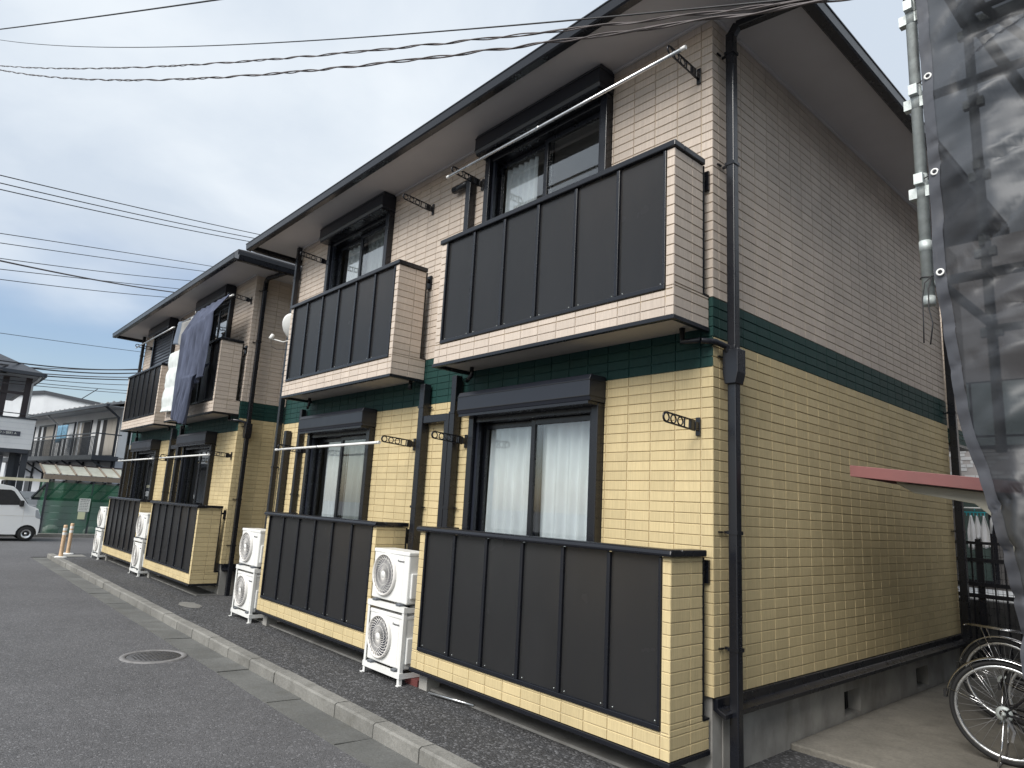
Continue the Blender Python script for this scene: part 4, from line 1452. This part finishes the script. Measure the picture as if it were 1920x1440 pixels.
# ------------------------------------------------------------------ apartment with white parapet sign
ts = thing('parapet_apartment', 'apartment landing with white parapet, brown posts and broad dark hipped roof', 'building', (-26.9, 0, ZR))
g0 = -ZR
m = MB(); hip_roof(m, -9.5, .6, -9, -.88, 5.46 + g0, .52, .13); rf = m.build('roof', 'steel_dark', ts)
m = MB(); m.box(-9.3, .5, -8.9, -.98, 5.31 + g0, 5.325 + g0); m.build('soffit', 'wall_grey', rf)
m = MB(); m.box(.6, .7, -9, -.88, 5.33 + g0, 5.44 + g0); m.box(-9.5, .6, -.88, -.78, 5.33 + g0, 5.44 + g0); m.build('gutter', 'steel_dark', rf)
for (xx, yy) in ((-.17, -1.20), (-.25, -1.86), (-.17, -3.4)):
    m = MB(); m.box(xx - .09, xx + .09, yy - .09, yy + .09, 2.7 + g0, 5.31 + g0); m.build('post', 'steel_brown', ts)
for (xx, yy) in ((-.2, -.92), (-.5, -1.25), (-.3, -2.2), (-2.0, -.95)):
    m = MB(); m.box(xx - .09, xx + .09, yy - .09, yy + .09, 0, 2.7 + g0); m.build('post', 'steel_dark', ts)
m = MB(); m.box(-.06, 0, -8.5, -.80, 2.76 + g0, 3.82 + g0); m.box(-6, -.06, -.86, -.80, 2.76 + g0, 3.82 + g0); pa = m.build('parapet', 'wall_white', ts)
m = MB()
for i in range(1, 6):
    m.box(.0005, .004, -8.5, -.80, 2.76 + g0 + i * .18, 2.765 + g0 + i * .18)
m.build('panel_joint', 'wall_grey', pa)
m = MB(); m.box(-.09, .03, -8.5, -.77, 3.821 + g0, 3.87 + g0); m.bar((0, -8.5, 4.0 + g0), (0, -.9, 4.0 + g0), .03, .03); m.build('cap_rail', 'steel_dark', pa)
m = MB(); m.box(-6, -.0, -8.5, -.87, 2.62 + g0, 2.755 + g0); m.build('floor', 'steel_dark', ts)
m = MB(); m.box(-.19, -.10, -8.5, -1.1, 4.68 + g0, 4.78 + g0); m.build('beam', 'steel_brown', ts)
m = MB(); m.tube([(.55, -.95, 5.33 + g0), (.35, -1.0, 5.2 + g0), (.06, -1.1, 5.1 + g0), (.06, -1.1, 3.9 + g0)], .035, 8); m.build('downpipe', 'wall_pale', ts)
m = MB(); m.box(-4, -3.8, -8.5, -1.6, 2.8 + g0, 5.3 + g0); bk = m.build('back_wall', 'wall_white', ts)
m = MB(); m.box(-3.79, -3.75, -2.9, -1.75, 4.0 + g0, 4.9 + g0); m.build('window', 'shop_glass', bk)
m = MB(); m.box(-4.2, -4.0, -8.5, -1.2, 0, 2.6 + g0); m.build('lower_wall', 'wall_grey', ts)
sg = thing('name_sign', 'dark name strip with white lettering on the white parapet', 'sign', (-26.895, -1.19, 3.29))
m = MB(); m.box(0, .012, -1.7, 0, -.08, .08); m.build('board', 'sign_dark', sg)
text_mesh('lettering', 'タウン錦町 A', .105, 'paper', sg, Matrix.Translation((.0135, -.42, 0)) @ Matrix.Rotation(R(90), 4, 'Z') @ Matrix.Rotation(R(90), 4, 'X'))

# ------------------------------------------------------------------ scaffold, its mesh sheet and the house behind it
PX, PY = 1.594, -.845
scf = thing('scaffold', 'galvanised steel scaffold behind dark mesh sheeting', 'scaffold', (PX, PY, 0))
def sc_pole(x, y, z0, z1, nm='pole'):
    m = MB(); m.tube([(x, y, z0), (x, y, z1)], .0243, 14); o = m.build(nm, 'steel_galv', scf)
    z = 2.62
    while z < z1:
        if z > z0 + .05:
            m = MB()
            m.tube([(x, y, z - .004), (x, y, z + .114)], .0255, 12)
            for sx, sy, dz in ((1, 0, 0), (-1, 0, 0), (0, 1, .055), (0, -1, .055)):
                m.box(x + sx * .032 - .018, x + sx * .032 + .018, y + sy * .032 - .018, y + sy * .032 + .018, z + dz, z + dz + .05)
            m.build('flange', 'steel_galv', o)
        z += .45
    return o
p0 = sc_pole(0, 0, 2.575, 9.0)
for za_, zb_ in ((2.56, 2.60), (2.81, 2.86)):
    m = MB(); m.tube([(0, 0, za_), (0, 0, zb_)], .0262, 14); m.build('joint_sleeve', 'steel_galv', p0)
sc_pole(1.8, 0, 0, 9); sc_pole(0.02, .95, 2.0, 9); sc_pole(1.8, .95, 0, 9)
for z in (2.66, 4.46, 6.26):
    for y in (0, .95):
        m = MB(); m.tube([(.03, y, z), (1.78, y, z)], .0215, 10); m.build('ledger', 'steel_galv', scf)
    m = MB(); m.tube([(0.01, .03, z + .04), (0.01, .93, z + .04)], .0215, 10); m.build('ledger', 'steel_galv', scf)
for z in (3.56, 4.91, 5.4):
    m = MB(); m.tube([(.03, 0, z), (1.78, 0, z)], .0215, 10); m.build('guard_rail', 'steel_galv', scf)
m = MB(); m.tube([(.06, .05, 4.30), (1.0, .05, 2.72)], .016, 8); m.build('brace', 'steel_galv', scf)
m = MB(); m.tube([(.10, .45, 4.3), (.55, .45, 3.1)], .024, 8); m.build('brace', 'steel_galv', scf)
def deck(z, y0):
    m = MB()
    cell = .045
    nx, ny = int(1.7 / cell), int(.4 / cell)
    for i in range(nx):
        for j in range(ny):
            x, y = .05 + i * cell, y0 + j * cell
            solid = (i % 9 in (0, 8)) or j in (0, ny - 1)
            c = [(x, y), (x + cell, y), (x + cell, y + cell), (x, y + cell)]
            if solid:
                b = len(m.v); m.v += [(*p, z) for p in c]; m.face((b, b + 1, b + 2, b + 3))
            else:
                q = .36
                cx_, cy_ = x + cell / 2, y + cell / 2
                inn = [(cx_ + (p[0] - cx_) * q * 2 * .95, cy_ + (p[1] - cy_) * q * 2 * .95) for p in c]
                b = len(m.v); m.v += [(*p, z) for p in c + inn]
                for k in range(4):
                    m.face((b + k, b + (k + 1) % 4, b + 4 + (k + 1) % 4, b + 4 + k))
    o = m.build('deck', 'steel_galv', scf, solid=.004)
    f = MB(); f.box(.04, 1.76, y0 - .012, y0 - .002, z - .05, z + .01); f.box(.04, 1.76, y0 + .4, y0 + .41, z - .05, z + .01); f.build('deck_frame', 'steel_galv', scf)
for z in (4.48, 6.3):
    deck(z, .03); deck(z, .48)
m = MB(); m.box(.05, 1.76, .02, .035, 4.50, 4.66); m.build('toe_board', 'steel_galv', scf)
# mesh sheet
ms_ = thing('mesh_sheet', 'wrinkled dark grey mesh sheet laced to the scaffold', 'sheet', (0, 0, 0))
EDGE = [(9.0, 1.628), (4.1, 1.628), (3.2, 1.636), (2.68, 1.632), (2.38, 1.652), (2.01, 1.690), (1.73, 1.763), (1.50, 1.82), (1.23, 1.852), (.8, 1.88), (.2, 1.9)]
def edge_x(z):
    for (za, xa), (zb_, xb_) in zip(EDGE[:-1], EDGE[1:]):
        if za >= z >= zb_:
            t_ = (za - z) / (za - zb_); return xa + (xb_ - xa) * t_
    return EDGE[-1][1]
def sheet_y(x, z):
    y = -.885
    # sagging folds hanging between lacing points
    a = noise.noise(Vector((x * 1.4, z * 2.4, 1.3))) * .08 + noise.noise(Vector((x * 2.2 + z * 1.2, z * 6.5 - x * 2.8, 7.7))) * .07 + noise.noise(Vector((x * 7 + z * 4, z * 16 - x * 8, 3.1))) * .028
    rid = abs(noise.noise(Vector((x * 1.1 + z * .8, z * 4.6 - x * 1.9, 9.2))))
    a += .05 * (1 - min(1, rid * 5)) ** 2
    k = min(1, max(0, (x - 1.63) / .25))
    y += a * (.15 + .85 * k) - .10 * k
    if z < 2.6:
        y += .10 * min(1, (2.6 - z) / 1.2) * (1 - k)       # loose lower corner swings back
    return y
m = MB()
def fn(u, v):
    z = 8.8 - 8.5 * v
    x0 = edge_x(z) + .048
    x = x0 + (4.6 - x0) * (u ** 1.6)
    return (x, sheet_y(x, z), z)
m.grid(fn, 110, 330); m.build('sheet', 'scaffold_mesh', ms_)
m = MB()
def fn(u, v):
    z = 8.8 - 8.5 * v
    x = edge_x(z) + .05 * u
    return (x, sheet_y(x, z) - .003 + .004 * noise.noise(Vector((u * 3, z * 40, 2))), z)
m.grid(fn, 4, 500); m.build('hem', 'scaffold_hem', ms_)
# a strip of the sheet folded round behind the pole near the top
m = MB()
def fn(u, v):
    z = 8.8 - 5.1 * v
    return (PX + .03 - .06 * u * (1 - .75 * v), PY - .05 + (.02 + .10 * u) * (1.1 - .6 * v), z)
m.grid(fn, 4, 40); m.build('wrap', 'scaffold_hem', ms_)
for z in (4.105, 3.635, 3.154, 2.683):
    x = edge_x(z) + .028
    y = sheet_y(x, z)
    m = MB(); m.lathe([(.009, -.006), (.0125, -.0075), (.0165, -.006), (.017, -.002), (.009, -.002)], (x, y - .003, z), 'Y', 18, closed=True)
    ey = m.build('eyelet', 'white_plastic', ms_)
    m = MB()
    pts = [(x, y - .004, z)] + [(PX + .030 * math.cos(a), PY + .030 * math.sin(a) , z + .002 * k) for k, a in enumerate([R(d) for d in (-50, -90, -130, -180, -230, -280, -330)])] + [(x, y + .004, z + .006)]
    m.tube(pts, .0028, 6); m.build('lace', 'cable_black', ms_)
z = 2.683
m = MB(); m.tube([(PX + .028, PY - .036, z), (PX + .0, PY - .045, z - .03), (PX - .012, PY - .046, z - .1), (PX - .014, PY - .044, z - .2), (PX - .018, PY - .042, z - .30)], .003, 6)
m.tube([(PX + .028, PY - .034, z), (PX + .012, PY - .043, z - .06), (PX + .01, PY - .045, z - .15), (PX + .022, PY - .045, z - .22), (PX + .006, PY - .04, z - .31)], .003, 6)
m.build('lace_end', 'cable_black', ms_)
nh = thing('scaffolded_house', 'house wall standing behind the scaffold and mesh sheet', 'building', (4.3, .5, 0))
m = MB(); m.box(0, 6, 0, 9, 0, 6.2); m.build('wall', 'wall_grey', nh)
m = MB(); hip_roof(m, -.3, 6.3, -.3, 9.3, 6.4, .3, .12); m.build('roof', 'roof_slate', nh)

# ------------------------------------------------------------------ bicycle shelter
bs = thing('bicycle_shelter', 'small cantilever bicycle shelter with red roof edge and beige curved posts', 'shelter', (0, 0, 0))
sl = -.1135
def rz(x): return 2.066 + (x - .304) * sl
def slab(x0, x1, y0, y1, dz0, dz1, nm, mat):
    m = MB()
    m.v += [(x0, y0, rz(x0) + dz0), (x1, y0, rz(x1) + dz0), (x1, y1, rz(x1) + dz0), (x0, y1, rz(x0) + dz0), (x0, y0, rz(x0) + dz1), (x1, y0, rz(x1) + dz1), (x1, y1, rz(x1) + dz1), (x0, y1, rz(x0) + dz1)]
    for q in ((0, 3, 2, 1), (4, 5, 6, 7), (0, 1, 5, 4), (1, 2, 6, 5), (2, 3, 7, 6), (3, 0, 4, 7)):
        m.face(q)
    return m.build(nm, mat, bs, bevel=.004)
slab(.304, 2.2, 1.5, 1.53, -.089, 0, 'fascia', 'red_fascia')
slab(.304, 2.2, 4.37, 4.40, -.089, 0, 'fascia', 'red_fascia')
slab(.304, .33, 1.532, 4.368, -.089, 0, 'fascia', 'red_fascia')
slab(.332, 2.2, 1.532, 4.368, -.03, -.008, 'roof_sheet', 'steel_brown')
ARM = [(.60, 1.93), (.72, 1.859), (.94, 1.82), (1.107, 1.79), (1.227, 1.683), (1.279, 1.54), (1.314, 1.383), (1.322, 1.208), (1.331, 1.0), (1.335, .4), (1.336, 0.002)]
OUT = [(1.44, .002), (1.44, .4), (1.438, 1.0), (1.432, 1.208), (1.428, 1.383), (1.42, 1.60), (1.40, 1.80), (1.40, rz(1.40) - .095), (1.0, rz(1.0) - .095), (.60, rz(.60) - .095)]
for yy in (1.62, 3.75):
    m = MB(); m.prism(ARM + OUT, 'Y', yy, yy + .06); po = m.build('curved_post', 'beige_steel', bs, bevel=.005)
    m = MB(); m.bar((1.20, yy - .002, 1.82), (1.335, yy - .002, 1.56), .003, .006); m.box(1.28, 1.5, yy - .03, yy + .09, .0005, .012); m.build('base_plate', 'beige_steel', po)
for xx in (.62, 1.3):
    slab(xx, xx + .06, 1.56, 4.34, -.094, -.032, 'purlin', 'beige_steel')

# ------------------------------------------------------------------ bicycles
def make_bike(name, label, loc, rotz, guard='chrome', basket=True, lean=0.0, carrier=True):
    b_ = thing(name, label, 'bicycle', loc, rotz, 'bicycles under the shelter')
    RR = .345
    def wheel(cx, nm='wheel'):
        m = MB(); m.tube([(cx + math.cos(2 * math.pi * i / 56) * (RR - .017), 0, RR + math.sin(2 * math.pi * i / 56) * (RR - .017)) for i in range(56)], .018, 8, closed=True)
        w_ = m.build(nm, 'tyre', b_)
        m = MB(); m.lathe([(RR - .052, -.011), (RR - .034, -.012), (RR - .031, -.009), (RR - .031, .009), (RR - .034, .012), (RR - .052, .011)], (cx, 0, RR), 'Y', 56, closed=True)
        m.build('rim', 'aluminium', w_)
        m = MB()
        for i in range(32):
            a = 2 * math.pi * i / 32
            s_ = 1 if i % 2 else -1
            a2 = a + (.9 if (i // 2) % 2 else -.9)
            m.tube([(cx + math.cos(a2) * .028, s_ * .028, RR + math.sin(a2) * .028), (cx + math.cos(a) * (RR - .045), 0, RR + math.sin(a) * (RR - .045))], .0010, 4)
        m.build('spokes', 'spoke_steel', w_)
        m = MB(); m.lathe([(.012, -.06), (.014, -.035), (.03, -.03), (.03, -.026), (.016, -.02), (.016, .02), (.03, .026), (.03, .03), (.014, .035), (.012, .06)], (cx, 0, RR), 'Y', 16)
        m.build('hub', 'chrome', w_)
        return w_
    wheel(0); wheel(1.10)
    def guard_arc(cx, a0, a1):
        m = MB(); r_ = RR + .022
        def fn(u, v):
            a = R(a0 + (a1 - a0) * u); t_ = (v - .5) * 2
            rr = r_ - .010 * t_ * t_
            return (cx + math.cos(a) * rr, t_ * .028, RR + math.sin(a) * rr)
        m.grid(fn, 36, 6); g_ = m.build('mudguard', guard, b_, solid=.0015)
        return g_
    g_ = guard_arc(0, 15, 172); guard_arc(1.10, 20, 160)
    m = MB()
    for s_ in (-1, 1):
        m.tube([(0, s_ * .05, RR), (-.34, s_ * .03, RR + .10)], .0026, 5); m.tube([(0, s_ * .05, RR), (-.20, s_ * .03, RR + .30)], .0026, 5)
    m.build('guard_stay', 'chrome', g_)
    m = MB(); m.box(-.375, -.355, -.02, .02, RR + .03, RR + .085); m.build('mud_flap', 'rubber_black', b_)
    # frame
    bb = (.43, 0, .28); st = (.30, 0, .74); hd = (.86, 0, .82); hdl = (.90, 0, .68)
    m = MB()
    m.tube([bb, st], .0155, 10); m.tube([bb, (.885, 0, .70)], .018, 10); m.tube([(.36, 0, .52), hd], .015, 10); m.tube([hd, hdl], .019, 10)
    for s_ in (-1, 1):
        m.tube([(0, s_ * .062, RR), (bb[0], s_ * .03, bb[2])], .010, 8); m.tube([(0, s_ * .062, RR), (.325, s_ * .025, .66)], .008, 8)
        m.tube([hdl, (.96, s_ * .05, .58), (1.10, s_ * .055, RR)], .011, 8)
    m.build('frame', 'frame_paint', b_)
    m = MB(); m.tube([(-.02, .075, RR + .035), (.2, .08, .36), (.46, .078, .36), (.53, .075, .28), (.46, .075, .2), (.2, .075, .25), (-.02, .075, RR - .035)], .016, 8); m.build('chain_guard', 'rubber_black', b_)
    # derailleur side details
    m = MB(); m.lathe([(.03, -.064), (.052, -.062), (.052, -.056), (.03, -.054)], (0, 0, RR), 'Y', 20); m.lathe([(0, -.09), (.012, -.088), (.014, -.06)], (0, 0, RR), 'Y', 12); m.build('sprocket', 'steel_galv', b_)
    m = MB(); m.bar((.02, -.085, RR - .02), (.06, -.09, RR - .10), .02, .018); m.bar((.06, -.085, RR - .09), (.04, -.085, RR - .17), .022, .016); m.build('derailleur', 'chrome', b_)
    m = MB(); m.tube([(.43, -.09, .28), (.58, -.10, .20)], .010, 8); m.tube([(.43, .09, .28), (.28, .10, .36)], .010, 8); m.tube([(.43, -.1, .28), (.43, .1, .28)], .016, 10); m.build('crank', 'chrome', b_)
    for xx, yy, zz in ((.58, -.15, .20), (.28, .15, .36)):
        m = MB(); m.box(xx - .045, xx + .045, yy - .045, yy + .045, zz - .012, zz + .012); m.build('pedal', 'rubber_black', b_, bevel=.005)
    # kickstand (two legs)
    m = MB()
    for s_ in (-1, 1):
        m.tube([(.0, s_ * .075, RR - .01), (-.02, s_ * .11, .12), (-.045, s_ * .135, .006)], .007, 8)
    m.tube([(-.045, -.135, .008), (-.045, .135, .008)], .007, 8)
    m.build('kickstand', 'chrome', b_)
    # carrier
    m = MB()
    for s_ in (-.055, -.02, .02, .055):
        m.tube([(-.28, s_, .775), (.24, s_, .765)], .004, 6)
    for xx in (-.28, -.05, .2):
        m.tube([(xx, -.06, .77), (xx, .06, .77)], .004, 6)
    for s_ in (-1, 1):
        m.tube([(-.15, s_ * .058, .77), (0, s_ * .068, RR + .02)], .004, 6)
    if carrier: m.build('carrier', 'chrome', b_)
    # saddle, bars, basket
    m = MB(); m.tube([st, (.285, 0, .86)], .0125, 8); m.build('seat_post', 'chrome', b_)
    m = MB()
    def fn(u, v):
        a = 2 * math.pi * v
        w_ = .095 * (1 - u) ** .55 + .022
        return (.18 + .27 * u, math.cos(a) * w_, .885 + math.sin(a) * (.03 if math.sin(a) > 0 else .045))
    m.grid(fn, 14, 18); m.build('saddle', 'rubber_black', b_)
    m = MB(); m.tube([hd, (.835, 0, .95)], .012, 8)
    m.tube([(.60, -.27, 1.0), (.72, -.26, 1.02), (.83, -.12, 1.0), (.835, 0, .95), (.83, .12, 1.0), (.72, .26, 1.02), (.60, .27, 1.0)], .011, 8); hb = m.build('handlebar', 'chrome', b_)
    for s_ in (-1, 1):
        m = MB(); m.tube([(.56, s_ * .272, .995), (.68, s_ * .264, 1.015)], .016, 8); m.build('grip', 'rubber_black', hb)
    if basket:
        m = MB()
        for i in range(9):
            t_ = i / 8
            m.tube([(.92 + .02, -.15 + .3 * t_, .72), (.90, -.19 + .38 * t_, .98)], .0022, 4); m.tube([(1.16, -.15 + .3 * t_, .72), (1.24, -.19 + .38 * t_, .98)], .0022, 4)
            m.tube([(.94 + .22 * t_, -.15, .72), (.90 + .34 * t_, -.19, .98)], .0022, 4); m.tube([(.94 + .22 * t_, .15, .72), (.90 + .34 * t_, .19, .98)], .0022, 4)
        for j in range(5):
            t_ = j / 4
            x0, x1, yy, zz = .94 - .04 * t_, 1.16 + .08 * t_, .15 + .04 * t_, .72 + .26 * t_
            m.tube([(x0, -yy, zz), (x1, -yy, zz), (x1, yy, zz), (x0, yy, zz)], .003 if j < 4 else .006, 5, closed=True)
        m.build('basket', 'steel_galv', b_)
    b_.rotation_euler = (lean, 0, rotz)
    return b_
make_bike('bicycle', 'black bicycle with chrome mudguard and double kickstand, rear wheel by the building', (1.115, 1.98, 0), R(3), carrier=False)
make_bike('bicycle', 'bicycle with silver mudguard and rear carrier beside the black fence', (.84, 3.28, 0), R(-4))
make_bike('bicycle', 'bicycle with dark mudguard parked between two chrome guarded bicycles', (1.30, 2.66, 0), R(2), guard='frame_paint', carrier=False)

# ------------------------------------------------------------------ fence and houses behind the shelter
fc = thing('mesh_fence', 'black steel mesh fence behind the bicycle shelter', 'fence', (0, 6.25, 0))
for xx in (-.62, -.02, 1.3, 2.6):
    m = MB(); m.box(xx - .03, xx + .03, -.03, .03, 0, 1.52); m.build('post', 'metal_black', fc)
for zz, th in ((1.47, .035), (1.257, .05), (.96, .05), (.82, .05)):
    m = MB(); m.box(-.6, 2.6, -.042, -.031, zz - th / 2, zz + th / 2); m.build('rail', 'metal_black', fc)
for i in range(28):
    xx = -.56 + i * .1155
    m = MB(); m.box(xx - .008, xx + .008, -.03, -.014, .05, 1.46); m.build('bar', 'metal_black', fc)
m = MB()
for i in range(60):
    xx = -.6 + i * .053; m.box(xx - .002, xx + .002, .032, .036, .02, 1.45)
for i in range(16):
    zz = .05 + i * .09; m.box(-.6, 2.6, .036, .040, zz - .002, zz + .002)
o = m.build('wire_mesh', 'metal_black', fc); o['kind'] = 'stuff'
lw = MB(); lw.box(-3, 5, 6.5, 6.62, ZR, .74)
tag(lw.build('block_wall', 'block_wall'), 'low dark block wall behind the black mesh fence', 'wall')

# beige house corner with green base band
bh = thing('beige_house', 'beige sided house corner with green base band behind the near apartment', 'building', (-.45, 7.2, 0))
m = MB(); m.box(-4, -.012, 0, .8, 2.87, 6.0); m.build('wall', 'siding_beige', bh)
m = MB(); m.box(-4.02, .008, -.02, .82, 2.83, 2.868); m.build('bottom_trim', 'metal_black', bh)
st2 = []
bwall = bh.children[0]
tiles_on(st2, bwall, 'R', -.012, .0, .8, 2.87, 5.9, [.2, .4, .6], lambda z: 'siding_green' if z < 3.09 else 'siding_beige', zref=2.87)
tiles_on(st2, bwall, 'F', 0, -1.6, -.012, 2.87, 5.9, [-.2 * i for i in range(1, 9)], lambda z: 'siding_green' if z < 3.09 else 'siding_beige', zref=2.87)
mt = MB()
for (par, face, plane, a, b, c, d, cl) in st2:
    tile_geo(mt, b - a, d - c, tile_matrix(face, plane, (a + b) / 2, (c + d) / 2), (0, 0), {'siding_tan': 0, 'siding_green': 1, 'siding_beige': 2}[cl])
o = mt.build('siding', ['siding_tan', 'siding_green', 'siding_beige'], bwall); o['kind'] = 'stuff'
# tiled house
th_ = thing('tiled_house', 'pale grey tiled house with glass door and drying laundry', 'building', (-1.5, 10.2, 0))
m = MB(); m.box(-5, 7, .0, 6, 0, 7); m.build('wall', 'tile_wall_dark', th_)
m = MB(); m.box(-5, 7, -.05, -.001, 2.55, 7); uw = m.build('upper_wall', 'tile_wall', th_)
mm_ = MB()
rt = random.Random(3)
zz = 2.56
while zz < 4.2:
    xx = -.4 + rt.uniform(0, .1)
    while xx < 1.6:
        l_ = rt.choice((.11, .17, .22))
        if rt.random() < .55: mm_.box(xx, xx + l_ - .012, -.058, -.0505, zz, zz + .055)
        xx += l_
    zz += .066
o = mm_.build('wall_tiles', 'wall_pale', uw); o['kind'] = 'stuff'
m = MB(); m.box(.28, 1.5, -.09, -.0505, 3.1, 4.3); wi = m.build('window', 'metal_black', th_)
for a, b, c, d in ((.31, .56, 3.32, 4.27), (.60, 1.46, 3.32, 4.27), (.31, 1.46, 3.14, 3.28)):
    m = MB(); m.box(a, b, -.096, -.091, c, d); m.build('pane', 'shop_glass', wi)
m = MB(); m.box(.30, .80, -.04, -.001, .75, 2.2); dr = m.build('glass_door', 'metal_black', th_)
m = MB(); m.box(.34, .70, -.05, -.041, .8, 2.15); m.build('pane', 'door_glass', dr)
m = MB(); m.box(-3, 4, -1.4, -.06, .45, .66); m.build('veranda', 'wall_pale', th_)
m = MB(); m.box(-3, 4, -1.3, -.06, 0, .449); m.build('veranda_base', 'tile_wall_dark', th_)
m = MB(); m.tube([(-1.4, 9.05, 2.0), (.4, 9.05, 2.0)], .014, 8)
tag(m.build('drying_pole', 'white_plastic'), 'white drying pole in front of the tiled house', 'laundry pole')
hg2 = thing('clip_hanger', 'turquoise clip hanger with white towels behind the fence', 'hanger', (-.74, 9.05, 1.935))
m = MB(); m.bar((-.16, 0, 0), (.16, 0, 0), .015, .012); m.bar((-.16, .12, 0), (.16, .12, 0), .015, .012); m.bar((-.16, 0, 0), (-.16, .12, 0), .012, .012); m.bar((.16, 0, 0), (.16, .12, 0), .012, .012); m.tube([(0, .06, .0), (.0, .06, .07)], .006, 6); m.build('frame', 'teal_plastic', hg2)
for i in range(7):
    m = MB(); xx = -.15 + i * .05; m.box(xx - .005, xx + .005, -.005, .005, -.06, -.006); m.build('clip', 'teal_plastic', hg2)
for i, (x0, w0, h0) in enumerate(((-.785, .10, .55), (-.703, .075, .38), (-.603, .11, .52))):
    m = MB()
    m.grid(lambda u, v: (x0 + (u - .5) * (.02 + w0 * min(1, v * 2.2)), 9.05 + .02 * math.sin(u * 8 + i), 1.88 - h0 * v + .06 * abs(u - .5) * (1 if v > .9 else 0)), 8, 12)
    tag(m.build('white_towel', 'laundry_white', solid=.006), ('longest', 'shortest', 'widest')[i] + ' white towel pegged to the turquoise clip hanger', 'towel', 'white towels on the clip hanger')
m = MB()
m.tube([(-.455, 9.05, 1.96), (-.50, 9.05, 1.80), (-.525, 9.05, 1.60)], [.02, .025, .018], 6); m.tube([(-.455, 9.05, 1.96), (-.42, 9.05, 1.80), (-.39, 9.05, 1.60)], [.02, .025, .018], 6)
tag(m.build('lace_cloth', 'laundry_white'), 'white lace garment hanging in an upturned V behind the fence', 'laundry')
